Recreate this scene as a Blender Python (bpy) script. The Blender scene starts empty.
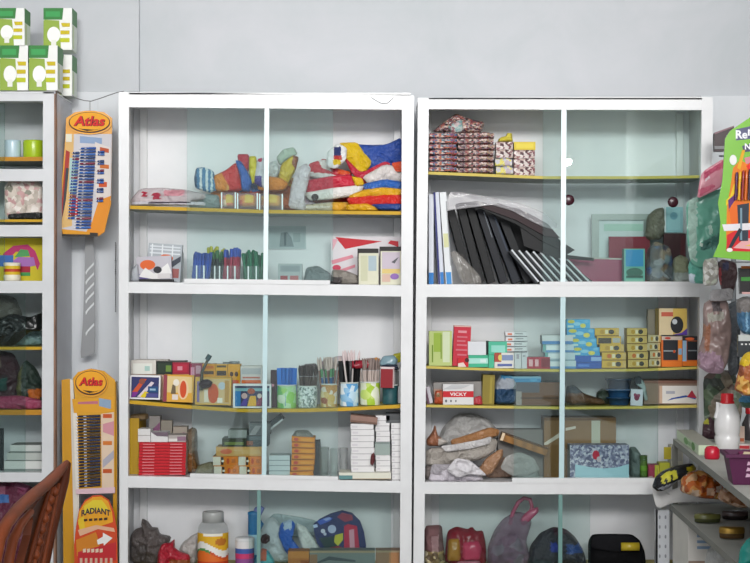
import bpy, math, random
from mathutils import Vector, Matrix, noise
SC = bpy.context.scene
COL = SC.collection
random.seed(7)
# ---------------------------------------------------------------- camera geometry
F = 1600.0; D = 5.0; CX = 375.0; HY = 300.0; EYE = 1.16
def S(Y): return (D + Y) / F
def P(px, py, Y=0.0):
    k = S(Y)
    return Vector(((px - CX) * k, Y, EYE - (py - HY) * k))
cam = bpy.data.cameras.new('camera'); camo = bpy.data.objects.new('camera', cam); COL.objects.link(camo)
camo.location = (0, -D, EYE); camo.rotation_euler = (math.pi / 2, 0, 0)
cam.sensor_width = 36; cam.lens = F / 750 * 36
cam.shift_y = (HY - 281.5) / 750.0
cam.clip_start = 0.05
SC.camera = camo
# ---------------------------------------------------------------- materials
def lin(h):
    h = h.lstrip('#')
    out = []
    for i in (0, 2, 4):
        c = int(h[i:i+2], 16) / 255
        out.append(c / 12.92 if c <= .04045 else ((c + .055) / 1.055) ** 2.4)
    return (*out, 1)
_M = {}
def crinkle(nt, b, tc, st=.55):
    """creased film: folded ridges as a bump"""
    n = nt.nodes.new('ShaderNodeTexNoise'); n.inputs['Scale'].default_value = 26; n.inputs['Detail'].default_value = 5; n.inputs['Distortion'].default_value = 1.6
    v = nt.nodes.new('ShaderNodeTexVoronoi'); v.inputs['Scale'].default_value = 34
    ad = nt.nodes.new('ShaderNodeMath'); ad.operation = 'ADD'
    nt.links.new(tc.outputs['Object'], n.inputs['Vector']); nt.links.new(n.outputs['Color'], v.inputs['Vector'])
    mx = nt.nodes.new('ShaderNodeMix'); mx.data_type = 'VECTOR'; mx.inputs['Factor'].default_value = .12
    nt.links.new(tc.outputs['Object'], mx.inputs['A']); nt.links.new(n.outputs['Color'], mx.inputs['B']); nt.links.new(mx.outputs['Result'], v.inputs['Vector'])
    nt.links.new(n.outputs['Fac'], ad.inputs[0]); nt.links.new(v.outputs['Distance'], ad.inputs[1])
    bp = nt.nodes.new('ShaderNodeBump'); bp.inputs['Strength'].default_value = st; bp.inputs['Distance'].default_value = .012
    nt.links.new(ad.outputs[0], bp.inputs['Height']); nt.links.new(bp.outputs['Normal'], b.inputs['Normal'])
ROUGH = {'p': .55, 'g': .25, 'm': .3, 'w': .45, 'c': .12, 't': .2, 'k': .9, 'x': .3, 'v': .1}
def M(h, kind='p'):
    """kind: p paper, g gloss plastic, m metal, w wood, c clear film, t translucent bag, k cloth"""
    key = (h, kind)
    if key in _M: return _M[key]
    m = bpy.data.materials.new('surface_' + kind + '_' + h)
    m.use_nodes = True
    nt = m.node_tree; b = nt.nodes['Principled BSDF']; out = nt.nodes['Material Output']
    tc = nt.nodes.new('ShaderNodeTexCoord')
    n = nt.nodes.new('ShaderNodeTexNoise'); n.inputs['Scale'].default_value = 14; n.inputs['Detail'].default_value = 3
    nt.links.new(tc.outputs['Object'], n.inputs['Vector'])
    mr = nt.nodes.new('ShaderNodeMapRange'); mr.inputs['To Min'].default_value = .9; mr.inputs['To Max'].default_value = 1.08
    nt.links.new(n.outputs['Fac'], mr.inputs['Value'])
    mx = nt.nodes.new('ShaderNodeMix'); mx.data_type = 'RGBA'; mx.blend_type = 'MULTIPLY'; mx.inputs['Factor'].default_value = 1
    mx.inputs['A'].default_value = lin(h)
    nt.links.new(mr.outputs['Result'], mx.inputs['B'])
    nt.links.new(mx.outputs['Result'], b.inputs['Base Color'])
    b.inputs['Roughness'].default_value = ROUGH[kind]
    if kind == 'm': b.inputs['Metallic'].default_value = .7
    if kind == 'p': b.inputs['Specular IOR Level'].default_value = .3
    if kind == 'w': b.inputs['Specular IOR Level'].default_value = .25
    if kind == 'k': b.inputs['Specular IOR Level'].default_value = .1
    if kind == 'w':
        wv = nt.nodes.new('ShaderNodeTexWave'); wv.inputs['Scale'].default_value = 9; wv.inputs['Distortion'].default_value = 6
        nt.links.new(tc.outputs['Object'], wv.inputs['Vector']); nt.links.new(wv.outputs['Fac'], mr.inputs['Value'])
        mr.inputs['To Min'].default_value = .75; mr.inputs['To Max'].default_value = 1.1
    if kind in 'xt': crinkle(nt, b, tc)
    if kind in 'ctv':
        tr = nt.nodes.new('ShaderNodeBsdfTransparent')
        ms = nt.nodes.new('ShaderNodeMixShader'); ms.inputs[0].default_value = {'c': .3, 't': .62, 'v': .13}[kind]
        nt.links.new(tr.outputs[0], ms.inputs[1]); nt.links.new(b.outputs[0], ms.inputs[2]); nt.links.new(ms.outputs[0], out.inputs[0])
    _M[key] = m
    return m
def GLASS(h, gl=.06, key='glass'):
    if (h, key) in _M: return _M[(h, key)]
    m = bpy.data.materials.new('tinted_' + key); m.use_nodes = True
    nt = m.node_tree; out = nt.nodes['Material Output']; nt.nodes.remove(nt.nodes['Principled BSDF'])
    tr = nt.nodes.new('ShaderNodeBsdfTransparent'); tr.inputs[0].default_value = lin(h)
    g = nt.nodes.new('ShaderNodeBsdfGlossy'); g.inputs['Roughness'].default_value = .008; g.inputs[0].default_value = (.9, .95, .95, 1)
    fr = nt.nodes.new('ShaderNodeFresnel'); fr.inputs['IOR'].default_value = 1.45
    ms = nt.nodes.new('ShaderNodeMixShader')
    hf = nt.nodes.new('ShaderNodeMath'); hf.operation = 'MULTIPLY'; hf.inputs[1].default_value = .55; nt.links.new(fr.outputs[0], hf.inputs[0])
    nt.links.new(hf.outputs[0], ms.inputs[0])
    nt.links.new(tr.outputs[0], ms.inputs[1]); nt.links.new(g.outputs[0], ms.inputs[2]); nt.links.new(ms.outputs[0], out.inputs[0])
    _M[(h, key)] = m
    return m
def PAT(name, hexes, scale=60, kind='p', stretch=(1, 1, 1), smooth=False):
    """cells of mixed printed colours"""
    if name in _M: return _M[name]
    m = bpy.data.materials.new('printed_' + name); m.use_nodes = True
    nt = m.node_tree; b = nt.nodes['Principled BSDF']
    tc = nt.nodes.new('ShaderNodeTexCoord'); mp = nt.nodes.new('ShaderNodeMapping'); mp.inputs['Scale'].default_value = stretch
    v = nt.nodes.new('ShaderNodeTexVoronoi'); v.inputs['Scale'].default_value = scale
    nt.links.new(tc.outputs['Object'], mp.inputs[0]); nt.links.new(mp.outputs[0], v.inputs['Vector'])
    sp = nt.nodes.new('ShaderNodeSeparateColor'); nt.links.new(v.outputs['Color'], sp.inputs[0])
    r = nt.nodes.new('ShaderNodeValToRGB'); r.color_ramp.interpolation = 'LINEAR' if smooth else 'CONSTANT'
    cr = r.color_ramp
    for i, h in enumerate(hexes):
        p = i / len(hexes)
        e = cr.elements[i] if i < 2 else cr.elements.new(p)
        e.position = p; e.color = lin(h)
    src = sp.outputs[0]
    if kind in 'gc': crinkle(nt, b, tc, .35)
    if not smooth:
        n2 = nt.nodes.new('ShaderNodeTexNoise'); n2.inputs['Scale'].default_value = scale * .9; n2.inputs['Detail'].default_value = 4
        nt.links.new(mp.outputs[0], n2.inputs['Vector'])
        m2 = nt.nodes.new('ShaderNodeMix'); m2.data_type = 'VECTOR'; m2.inputs['Factor'].default_value = .012
        nt.links.new(mp.outputs[0], m2.inputs['A']); nt.links.new(n2.outputs['Color'], m2.inputs['B']); nt.links.new(m2.outputs['Result'], v.inputs['Vector'])
    if smooth:
        n = nt.nodes.new('ShaderNodeTexNoise'); n.inputs['Scale'].default_value = scale; n.inputs['Detail'].default_value = 4
        nt.links.new(mp.outputs[0], n.inputs['Vector']); src = n.outputs['Fac']
    nt.links.new(src, r.inputs[0]); nt.links.new(r.outputs[0], b.inputs['Base Color'])
    b.inputs['Roughness'].default_value = ROUGH[kind]
    if kind in 'ct':
        out = nt.nodes['Material Output']; tr = nt.nodes.new('ShaderNodeBsdfTransparent')
        ms = nt.nodes.new('ShaderNodeMixShader'); ms.inputs[0].default_value = .45 if kind == 'c' else .75
        nt.links.new(tr.outputs[0], ms.inputs[1]); nt.links.new(b.outputs[0], ms.inputs[2]); nt.links.new(ms.outputs[0], out.inputs[0])
    _M[name] = m
    return m
def mat(x):
    if isinstance(x, bpy.types.Material): return x
    if isinstance(x, tuple): return M(*x)
    return M(x)
# ---------------------------------------------------------------- mesh builder (world coordinates)
_TXT = {}
class MB:
    def __init__(s): s.v = []; s.f = []; s.m = []; s.sm = []; s.mats = []
    def mi(s, m):
        m = mat(m)
        if m not in s.mats: s.mats.append(m)
        return s.mats.index(m)
    def face(s, pts, m, smooth=False):
        i = len(s.v); s.v += [Vector(p) for p in pts]; s.f.append(tuple(range(i, i + len(pts)))); s.m.append(s.mi(m)); s.sm.append(smooth)
    def grid(s, rows, m, smooth=True, closed=False):
        """rows of points (all the same length) skinned; m may be f(i,j)"""
        i0 = len(s.v); n = len(rows[0])
        for r in rows: s.v += [Vector(p) for p in r]
        for i in range(len(rows) - 1):
            for j in range(n if closed else n - 1):
                k = (j + 1) % n
                s.f.append((i0 + i*n + j, i0 + i*n + k, i0 + (i+1)*n + k, i0 + (i+1)*n + j))
                s.m.append(s.mi(m(i, j) if callable(m) else m)); s.sm.append(smooth)
    def box(s, a, b, m, side=None, top=None, R=None):
        """corners a (min) and b (max); R optional Matrix"""
        x0, y0, z0 = a; x1, y1, z1 = b
        side = side or m; top = top or side
        c = [Vector(p) for p in ((x0,y0,z0),(x1,y0,z0),(x1,y1,z0),(x0,y1,z0),(x0,y0,z1),(x1,y0,z1),(x1,y1,z1),(x0,y1,z1))]
        if R is not None: c = [R @ p for p in c]
        i = len(s.v); s.v += c
        for f, mm in (((0,1,5,4), m), ((1,2,6,5), side), ((2,3,7,6), m), ((3,0,4,7), side), ((4,5,6,7), top), ((3,2,1,0), top)):
            s.f.append(tuple(i + k for k in f)); s.m.append(s.mi(mm)); s.sm.append(False)
    def beam(s, p, q, w, d, m, off=0.0):
        """bar from p to q (both on the front plane), width w across in XZ (towards the normal n = rotate), depth d in +Y"""
        p = Vector(p); q = Vector(q); t = (q - p).normalized(); n = Vector((t.z, 0, -t.x))
        a = n * off; b = n * (off + w); dy = Vector((0, d, 0))
        c = [p + a, q + a, q + b, p + b]; c = c + [x + dy for x in c]
        i = len(s.v); s.v += c
        for f in ((0,1,2,3), (7,6,5,4), (0,4,5,1), (1,5,6,2), (2,6,7,3), (3,7,4,0)):
            s.f.append(tuple(i + k for k in f)); s.m.append(s.mi(m)); s.sm.append(False)
    def prism(s, pts, Y, t, m, edge=None):
        """outline given as (x,z) world points extruded from Y to Y+t"""
        n = len(pts)
        f = [Vector((x, Y, z)) for x, z in pts]; b = [Vector((x, Y + t, z)) for x, z in pts]
        s.face(f, m); s.face(b[::-1], edge or m)
        for i in range(n):
            j = (i + 1) % n
            s.face([f[j], f[i], b[i], b[j]], edge or m)
    def lathe(s, c, prof, m, n=20, axis='z', sq=1.0):
        """profile [(r, h)...]; m may be a list per band"""
        rows = []
        for r, h in prof:
            row = []
            for k in range(n):
                a = 2 * math.pi * k / n
                u, w = r * math.cos(a), r * math.sin(a) * sq
                row.append(Vector(c) + (Vector((u, w, h)) if axis == 'z' else Vector((u, h, w)) if axis == 'y' else Vector((h, u, w))))
            rows.append(row)
        mm = (lambda i, j: m[min(i, len(m) - 1)]) if isinstance(m, list) else m
        s.grid(rows, mm, True, True)
        for row, k in ((rows[0], 0), (rows[-1], len(prof) - 2)):
            if (Vector(row[0]) - Vector(row[n // 2])).length > 1e-4: s.face(row, mm(k, 0) if callable(mm) else mm)
    def tube(s, pts, r, m, n=8):
        pts = [Vector(p) for p in pts]; rows = []
        for i, p in enumerate(pts):
            t = (pts[min(i + 1, len(pts) - 1)] - pts[max(i - 1, 0)]).normalized()
            a = t.orthogonal().normalized(); b = t.cross(a)
            rr = r[i] if isinstance(r, (list, tuple)) else r
            if i and rows:
                a = (prev - t * prev.dot(t)).normalized(); b = t.cross(a)
            prev = a
            rows.append([p + (a * math.cos(2*math.pi*k/n) + b * math.sin(2*math.pi*k/n)) * rr for k in range(n)])
        s.grid(rows, m, True, True); s.face(rows[0], m); s.face(rows[-1], m)
    def ell(s, cx, cz, rx, rz, Y, m, n=20, R=None):
        pts = [Vector((cx + rx * math.cos(2*math.pi*k/n), Y, cz + rz * math.sin(2*math.pi*k/n))) for k in range(n)]
        s.face([R @ p for p in pts] if R is not None else pts, m)
    def text(s, string, cx, cz, h, Y, m, shear=0.0, bold=0.0, width=None, R=None, arc=0.0):
        key = (string, shear, bold)
        if key not in _TXT:
            cu = bpy.data.curves.new('lettering', 'FONT'); cu.body = string; cu.align_x = 'CENTER'; cu.align_y = 'CENTER'
            cu.shear = shear; cu.offset = bold; cu.resolution_u = 3
            o = bpy.data.objects.new('lettering', cu); COL.objects.link(o)
            me = o.evaluated_get(bpy.context.evaluated_depsgraph_get()).to_mesh() if False else None
            bpy.context.view_layer.update()
            ev = o.evaluated_get(bpy.context.evaluated_depsgraph_get()); me = ev.to_mesh()
            vs = [v.co.copy() for v in me.vertices]; fs = [tuple(p.vertices) for p in me.polygons]
            ev.to_mesh_clear(); bpy.data.objects.remove(o); bpy.data.curves.remove(cu)
            xs = [v.x for v in vs]; ys = [v.y for v in vs]
            x0, x1, y0, y1 = min(xs), max(xs), min(ys), max(ys)
            _TXT[key] = ([((v.x - (x0+x1)/2) / (y1-y0), (v.y - (y0+y1)/2) / (y1-y0)) for v in vs], fs, (x1-x0)/(y1-y0))
        vs, fs, asp = _TXT[key]
        kx = h if width is None else width / asp
        i = len(s.v)
        for x, z in vs:
            p = Vector((cx + x * kx, Y, cz + z * h - arc * (x * kx) ** 2))
            s.v.append(R @ p if R is not None else p)
        for f in fs: s.f.append(tuple(i + k for k in f)); s.m.append(s.mi(m)); s.sm.append(False)
    def puff(s, poly, Y, t, m, N=56, R=11, bump=0.003, seed=0, smooth=1, fr=30, pw=.32, c=None):
        """pillowy body: outline in photo pixels carried to depth Y..Y+t, bulging to both faces"""
        pts = [Vector(p) for p in poly]
        for _ in range(smooth):
            q = []
            for i in range(len(pts)):
                a, b = pts[i], pts[(i + 1) % len(pts)]
                q += [a * .87 + b * .13, a * .13 + b * .87]
            pts = q
        L = [0]
        for i in range(len(pts)): L.append(L[-1] + (pts[(i+1) % len(pts)] - pts[i]).length)
        rs = []; i = 0
        for k in range(N):
            d = L[-1] * k / N
            while L[i+1] < d: i += 1
            f = (d - L[i]) / max(1e-9, L[i+1] - L[i]); rs.append(pts[i].lerp(pts[(i+1) % len(pts)], f))
        c = Vector(c) if c else sum(rs, Vector((0, 0))) / N
        ym = Y + t / 2; sd = Vector((seed * 3.1, seed * 1.7, 0))
        def pt(q, r, side):
            f = max(0.0, 1 - r * r) ** pw
            w = P(q.x, q.y, ym)
            g_ = min(1.0, f * 1.4)
            nz = (abs(noise.noise(w * fr + sd)) * 2.2 - .6 + noise.noise(w * fr * 2.3 + sd) * .6) * bump * g_
            w.y = ym + side * (t / 2 * f) + nz
            return w
        for side in (-1, 1):
            rows = []; qs = []
            for j in range(R + 1):
                r = j / R; q_ = [c.lerp(p, r) for p in rs]
                rows.append([pt(q, r, side) for q in q_]); qs.append(q_)
            if callable(m): mm = lambda a, b: m(*((qs[a][b] + qs[a+1][(b+1) % N]) / 2))
            else: mm = m
            if side == 1: rows = [r[::-1] for r in rows]; qs = [r[::-1] for r in qs]
            s.grid(rows, mm, True, True)
    def xf(s, Mx): s.v = [Mx @ v for v in s.v]
    def build(s, name, parent=None, origin=None, bevel=0.0):
        if origin is None:
            if parent is not None: origin = parent['_o']
            else:
                xs = [v.x for v in s.v]; ys = [v.y for v in s.v]; zs = [v.z for v in s.v]
                origin = ((min(xs)+max(xs))/2, (min(ys)+max(ys))/2, min(zs))
        o = Vector(origin)
        me = bpy.data.meshes.new(name); me.from_pydata([v - o for v in s.v], [], s.f)
        for m in s.mats: me.materials.append(m)
        me.polygons.foreach_set('material_index', s.m); me.polygons.foreach_set('use_smooth', s.sm)
        me.update()
        ob = bpy.data.objects.new(name, me); COL.objects.link(ob)
        if parent is not None: ob.parent = parent
        else: ob.location = o
        ob['_o'] = tuple(o)
        if bevel:
            b = ob.modifiers.new('bevel', 'BEVEL'); b.width = bevel; b.segments = 2; b.limit_method = 'ANGLE'
        return ob
def tag(o, label, cat, group=None, kind=None):
    o['label'] = label; o['category'] = cat
    if group: o['group'] = group
    if kind: o['kind'] = kind
    return o
def root(name, label, cat, loc, group=None):
    o = bpy.data.objects.new(name, None); COL.objects.link(o); o.location = loc; o['_o'] = tuple(loc)
    o.empty_display_size = .05
    return tag(o, label, cat, group)
def W(pts, Y): return [(P(x, y, Y).x, P(x, y, Y).z) for x, y in pts]
def struct(o): o['kind'] = 'structure'; return o
def pbox(mb, x0, y0, x1, y1, Y, d, m, side=None, top=None):
    a = P(x0, y1, Y); b = P(x1, y0, Y)
    mb.box((a.x, Y, a.z), (b.x, Y + d, b.z), m, side, top)
# ---------------------------------------------------------------- supports (photo lines carried to Y = .02)
LINES = {
 'L1': [(125,205.5),(265,210),(404,211.5)], 'L1b': [(125,281.8),(404,285.3)],
 'L2': [(125,400),(190,405.5),(240,409),(300,409),(350,407.5),(404,404.5)], 'L2b': [(125,475.5),(404,480.5)], 'L3': [(125,570),(404,571)],
 'R1': [(424,171.5),(543,176.3),(640,176.3),(704,175.3)], 'R1b': [(424,284.4),(704,284.4)],
 'R2': [(424,366),(500,368.7),(565,369.5),(640,369),(704,366.3)], 'R2b': [(424,404.8),(500,406),(565,407),(640,406.4),(704,405)],
 'R2c': [(422,481.6),(704,481.6)], 'R3': [(422,570),(704,570)],
 'A1': [(-70,157),(44,157)], 'A1b': [(-70,171),(44,171)], 'A2': [(-70,219.5),(44,219.5)], 'A2b': [(-70,281),(44,281)],
 'A3': [(-70,347),(44,347)], 'A3b': [(-70,410),(44,410)], 'A4': [(-70,472),(44,472)], 'A5': [(-70,572),(44,572)],
 'TOP': [(-70,91.5),(75,91.5)],
}
def sup(s, X):
    return max(sup0(s, X - .03), sup0(s, X), sup0(s, X + .03)) + .0004
def sup0(s, X):
    pts = LINES[s]; y = .02; k = S(y)
    px = X / k + CX
    for (a, b), (c, d) in zip(pts, pts[1:]):
        if px <= c or (c, d) == pts[-1]:
            f = (px - a) / (c - a); py = b + (d - b) * f
            return EYE - (py - HY) * k + .0004
def supx(s, x0, x1):
    return max(sup0(s, x0), sup0(s, (x0 + x1) / 2), sup0(s, x1)) + .0004
def settle(o, objs=None, tol=.011, line=None):
    """let a soft thing rest exactly on the board its outline was traced on"""
    objs = objs or [o]; off = Vector(o.location) if o.parent is None else Vector()
    vs = [v.co + off for q in objs for v in q.data.vertices]
    x0 = min(v.x for v in vs); x1 = max(v.x for v in vs); z = min(v.z for v in vs); y0 = min(v.y for v in vs); y1 = max(v.y for v in vs)
    if y1 < -.005 or y0 > .25: return
    best = None
    for s, pts in LINES.items():
        if line and s != line: continue
        k = S(.02)
        if s == 'TOP' or x1 < (pts[0][0] - CX) * k - .01 or x0 > (pts[-1][0] - CX) * k + .01: continue
        t = supx(s, x0, x1)
        if abs(t - z) < (.03 if s in ('L3', 'R3', 'A5') else tol) and (best is None or abs(t - z) < abs(best - z)): best = t
    if best is not None: o.location.z += best - z + .0003
def decal(mb, dec, x0, z0, w, h, y, R):
    e = .0004
    for q in dec:
        k = q[0]; Yq = y - e; e += .00025
        if k == 'r':
            pts = [(q[1], q[2]), (q[3], q[2]), (q[3], q[4]), (q[1], q[4])]
            mb.face([R @ Vector((x0 + u*w, Yq, z0 + v*h)) for u, v in pts], q[5])
        elif k == 'p':
            mb.face([R @ Vector((x0 + u*w, Yq, z0 + v*h)) for u, v in q[1]], q[2])
        elif k == 'e':
            mb.ell(x0 + q[1]*w, z0 + q[2]*h, q[3]*w, q[4]*h, Yq, q[5], R=R)
        elif k == 't':
            mb.text(q[1], x0 + q[2]*w, z0 + q[3]*h, q[4]*h, Yq, q[5], bold=.02, R=R, width=q[6]*w if len(q) > 6 else None)
def BOX(name, label, cat, x0, y0, x1, y1, Y, d, m, s=None, dec=(), side=None, top=None, g=None, roll=0, yaw=0, parent=None, sdec=()):
    """printed carton; front face traced at depth Y, standing on support line s or at its own pixel base"""
    k = S(Y); a = P(x0, y1, Y); b = P(x1, y0, Y); w = b.x - a.x; h = b.z - a.z
    cx = (a.x + b.x) / 2
    z = supx(s, a.x, b.x) if s else a.z
    if roll: z += abs(math.sin(math.radians(roll))) * w / 2
    R = Matrix.Translation((cx, Y, z)) @ Matrix.Rotation(math.radians(yaw), 4, 'Z') @ Matrix.Rotation(math.radians(roll), 4, 'Y')
    mb = MB()
    mb.box((-w/2, 0, 0), (w/2, d, h), m, side, top, R=R)
    decal(mb, dec, -w/2, 0, w, h, 0, R)
    if sdec:   # on the +X flank
        R2 = R @ Matrix.Translation((w/2, 0, 0)) @ Matrix.Rotation(math.pi/2, 4, 'Z')
        decal(mb, sdec, 0, 0, d, h, 0, R2)
    if parent is not None: return mb.build(name, parent)
    o = mb.build(name, origin=(cx, Y + d/2, z))
    return tag(o, label, cat, g)
def PUFF(name, label, cat, poly, Y, t, m, g=None, parent=None, **kw):
    X = lambda q: M(q, 'x') if isinstance(q, str) else q
    mm = (lambda x, y: X(m(x, y))) if callable(m) else X(m)
    mb = MB(); mb.puff(poly, Y, t, mm, **kw)
    o = mb.build(name, parent)
    if parent is None: settle(o)
    return o if parent is not None else tag(o, label, cat, g)
def zone(base, *zs):
    """colour by pixel polygon, for printed cloth and vinyl"""
    def inside(x, y, pl):
        r = False; n = len(pl)
        for i in range(n):
            (a, b), (c, d) = pl[i], pl[(i+1) % n]
            if (b > y) != (d > y) and x < (c - a) * (y - b) / (d - b) + a: r = not r
        return r
    def f(x, y):
        for pl, m in zs:
            if inside(x, y, pl): return m
        return base
    return f
def rect(x0, y0, x1, y1): return [(x0, y0), (x1, y0), (x1, y1), (x0, y1)]
# ================================================================ setting
WHITE = M('dcdce0', 'g')
def plaster(name, h, h2, sc=2.2):
    m = bpy.data.materials.new(name); m.use_nodes = True
    nt = m.node_tree; b = nt.nodes['Principled BSDF']; b.inputs['Roughness'].default_value = .7
    b.inputs['Specular IOR Level'].default_value = .2
    tc = nt.nodes.new('ShaderNodeTexCoord'); n = nt.nodes.new('ShaderNodeTexNoise'); n.inputs['Scale'].default_value = sc
    n.inputs['Detail'].default_value = 6; n.inputs['Roughness'].default_value = .6; n.inputs['Distortion'].default_value = .6
    nt.links.new(tc.outputs['Object'], n.inputs['Vector'])
    r = nt.nodes.new('ShaderNodeValToRGB'); r.color_ramp.elements[0].position = .35; r.color_ramp.elements[1].position = .65
    r.color_ramp.elements[0].color = lin(h); r.color_ramp.elements[1].color = lin(h2)
    nt.links.new(n.outputs['Fac'], r.inputs[0]); nt.links.new(r.outputs[0], b.inputs['Base Color'])
    return m
WALL = plaster('painted_plaster', 'bcc0c3', 'c6c7cb', 3)
WALLB = plaster('cool_plaster', 'd0d4d8', 'd9dbde', 3)
FLOORM = plaster('cement_floor', 'b0aca6', 'c0bcb4', 5)
mb = MB(); mb.box((-1.6, .30, 0), (1.7, .40, 3.2), WALL); struct(mb.build('wall_back'))
mb = MB(); mb.box((-1.7, -5.2, 0), (-1.6, .40, 3.2), WALL); struct(mb.build('wall_left'))
mb = MB(); mb.box((1.6, -5.2, 0), (1.7, .40, 3.2), WALL); struct(mb.build('wall_right'))
mb = MB(); mb.box((-1.7, -5.2, 3.2), (1.7, .40, 3.3), WALLB); struct(mb.build('ceiling'))
mb = MB(); mb.box((-1.7, -5.2, -.05), (1.7, .40, 0), FLOORM); struct(mb.build('floor'))
# plain pier: the wall steps forward beside the first cabinet, and the boarding behind the pen racks
mb = MB(); a = P(74, 92, .28); b = P(139, 92, .28)
mb.box((-1.6, .28, a.z), (b.x, .30, 3.2), WALL); struct(mb.build('trim_1', bevel=.003))
mb = MB(); a = P(60, 92, .28); b = P(128, 92, .28)
mb.box((a.x, .27, 0), (b.x, .30, a.z), WALLB); struct(mb.build('trim_2', bevel=.002))
mb = MB(); a = P(94.5, 100, .27); mb.box((a.x, .264, 0), (a.x + .012, .27, a.z), WALLB); struct(mb.build('trim_3'))
mb = MB(); a = P(700, 96, .28); mb.box((a.x, .27, 0), (1.6, .30, a.z), WALLB); struct(mb.build('trim_4', bevel=.002))
# ================================================================ cabinets
FR = M('dededf', 'g'); FRD = M('d2d3d5', 'g'); BACK = plaster('white_board', 'e2e3e6', 'ebebed', 4)
YEL = M('c49a18', 'p'); YEL2 = M('c6b255', 'p'); ORG = M('b8801a', 'p'); UNDER = M('8f958c')  # shelf undersides take a darker grey, shade put into the colour
GL = GLASS('f2f8f7'); GEDGE = M('6f9590', 'g'); GEDGE_LIT = M('dcebee', 'g')
KNOB = M('3d1a24', 'g')
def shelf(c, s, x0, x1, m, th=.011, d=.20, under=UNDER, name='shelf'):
    mb = MB(); y = .02; k = S(y)
    n = 14; rows = []
    for i in range(n + 1):
        X = (x0 + (x1 - x0) * i / n - CX) * k; z = sup0(s, X)
        rows.append([Vector((X, y, z)), Vector((X, y, z - th)), Vector((X, y + d, z - th)), Vector((X, y + d, z))])
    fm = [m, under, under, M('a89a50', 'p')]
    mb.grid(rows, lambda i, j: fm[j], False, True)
    mb.face(rows[0], m); mb.face(rows[-1][::-1], m)
    return mb.build(name, c)
def quadbar(c, name, pts, Y, d, m, bev=.0015):
    mb = MB(); mb.prism(W(pts, Y), Y, d, m); o = mb.build(name, c, bevel=bev); return o
def cabinet(label, lo, li, ri, ro, top, rails, loc_px, side_m):
    """lo/li/ri/ro: (x at y=92, x at y=672); rails: list of ((yl_top, yr_top), (yl_bot, yr_bot))"""
    c = root('display_cabinet', label, 'cabinet', P(loc_px, 672, .1))
    def xa(e, y): return e[0] + (e[1] - e[0]) * (y - 92) / 580
    yt = (top[0][0], top[0][1])
    for o_, i_, yy in ((lo, li, yt[0]), (ri, ro, yt[1])):
        quadbar(c, 'corner_post', [(xa(o_, yy), yy), (xa(i_, yy), yy), (xa(i_, 671), 671), (xa(o_, 671), 671)], -.012, .03, FR)
    for (tl, tr), (bl, br) in [top] + rails:
        quadbar(c, 'cross_rail', [(xa(li, tl), tl), (xa(ri, tr), tr), (xa(ri, br), br), (xa(li, bl), bl)], -.010, .028, FR)
    zt = P(0, min(yt) + 1, 0).z
    X0 = P(max(lo) + .3, 0, 0).x; X1 = P(min(ro) - .3, 0, 0).x
    mb = MB(); mb.box((X0, .252, .0), (X1, .258, zt), BACK); mb.build('back_panel', c)
    for X in (X0 + .001, X1 - .005):
        mb = MB(); mb.box((X, .018, .02), (X + .004, .252, zt), side_m); mb.build('side_panel', c)
    for X in (X0 + .026, X1 - .026 - .024):     # rear uprights inside
        mb = MB(); mb.box((X, .235, .02), (X + .024, .252, zt - .02), FR); mb.build('rear_post', c, bevel=.002)
    mb = MB(); mb.box((X0, -.01, zt - .006), (X1, .252, zt - .001), FR); mb.build('top_board', c)
    return c
def floor_board(c, s, x0, x1):
    mb = MB(); y = .018; k = S(.02)
    rows = []
    for i in range(2):
        X = (x0 + (x1 - x0) * i - CX) * k; z = sup0(s, X)
        rows.append([Vector((X, y, z)), Vector((X, y, z - .008)), Vector((X, .235, z - .008)), Vector((X, .235, z))])
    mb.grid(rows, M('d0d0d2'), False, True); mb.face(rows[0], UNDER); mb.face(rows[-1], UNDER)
    mb.build('base_board', c)
def door(c, x0, x1, y0, y1, knobs=(), rail=True, Y=.002, m=None):
    """one sliding pane with its bottom runner"""
    mb = MB(); a = P(x0, y1, Y); b = P(x1, y0, Y)
    mb.box((a.x, Y, a.z), (b.x, Y + .004, b.z), m or GL, GEDGE, GEDGE)
    o = mb.build('glass_door', c)
    for kx, ky in knobs:
        mb = MB(); p = P(kx, ky, Y)
        mb.lathe((p.x, Y - .006, p.z), [(.001, 0), (.012, .0), (.016, .003), (.017, .006)], KNOB, axis='y'); mb.build('finger_pull', o)
    return o
def mullion(c, x0, x1, ya, yb, w, m, name='centre_bar'):
    mb = MB(); mb.prism(W([(x0 - w/2, ya), (x0 + w/2, ya), (x1 + w/2, yb), (x1 - w/2, yb)], -.006), -.006, .006, m)
    return mb.build(name, c, bevel=.001)
SIDE = M('d4d5d8', 'p')
cl = cabinet('white aluminium glass-fronted cabinet beside the hanging pen cards, full of toys and stationery', (118.5, 119.8), (129, 127.5), (402, 399.5), (414, 410.8), ((92, 95.5), (107, 109.5)),
    [((282, 285.6), (293, 296.5)), ((476, 481), (487.5, 492.8)), ((652, 654), (671, 671))], 266, SIDE)
cr = cabinet('white aluminium glass-fronted cabinet with maroon finger pulls beside the grey rack', (418, 412.2), (428.8, 423), (702, 696), (713, 707), ((98, 97), (109, 110)),
    [((284.6, 284.6), (297, 297)), ((482, 482), (494, 494.5)), ((652, 652), (671, 671))], 563, SIDE)
shelf(cl, 'L1', 127, 402, YEL); shelf(cl, 'L2', 127, 401, YEL)
shelf(cr, 'R1', 427, 703, YEL2, .009); shelf(cr, 'R2', 426, 701, YEL2, .008); shelf(cr, 'R2b', 426, 701, YEL2, .008)
for s in ('L1b', 'L2b'): floor_board(cl, s, 127, 402)
for s in ('R1b', 'R2c'): floor_board(cr, s, 426, 701)
shelf(cl, 'L3', 127, 401, M('bdb8a8', 'w')); shelf(cr, 'R3', 424, 699, M('bdb8a8', 'w'))
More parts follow.
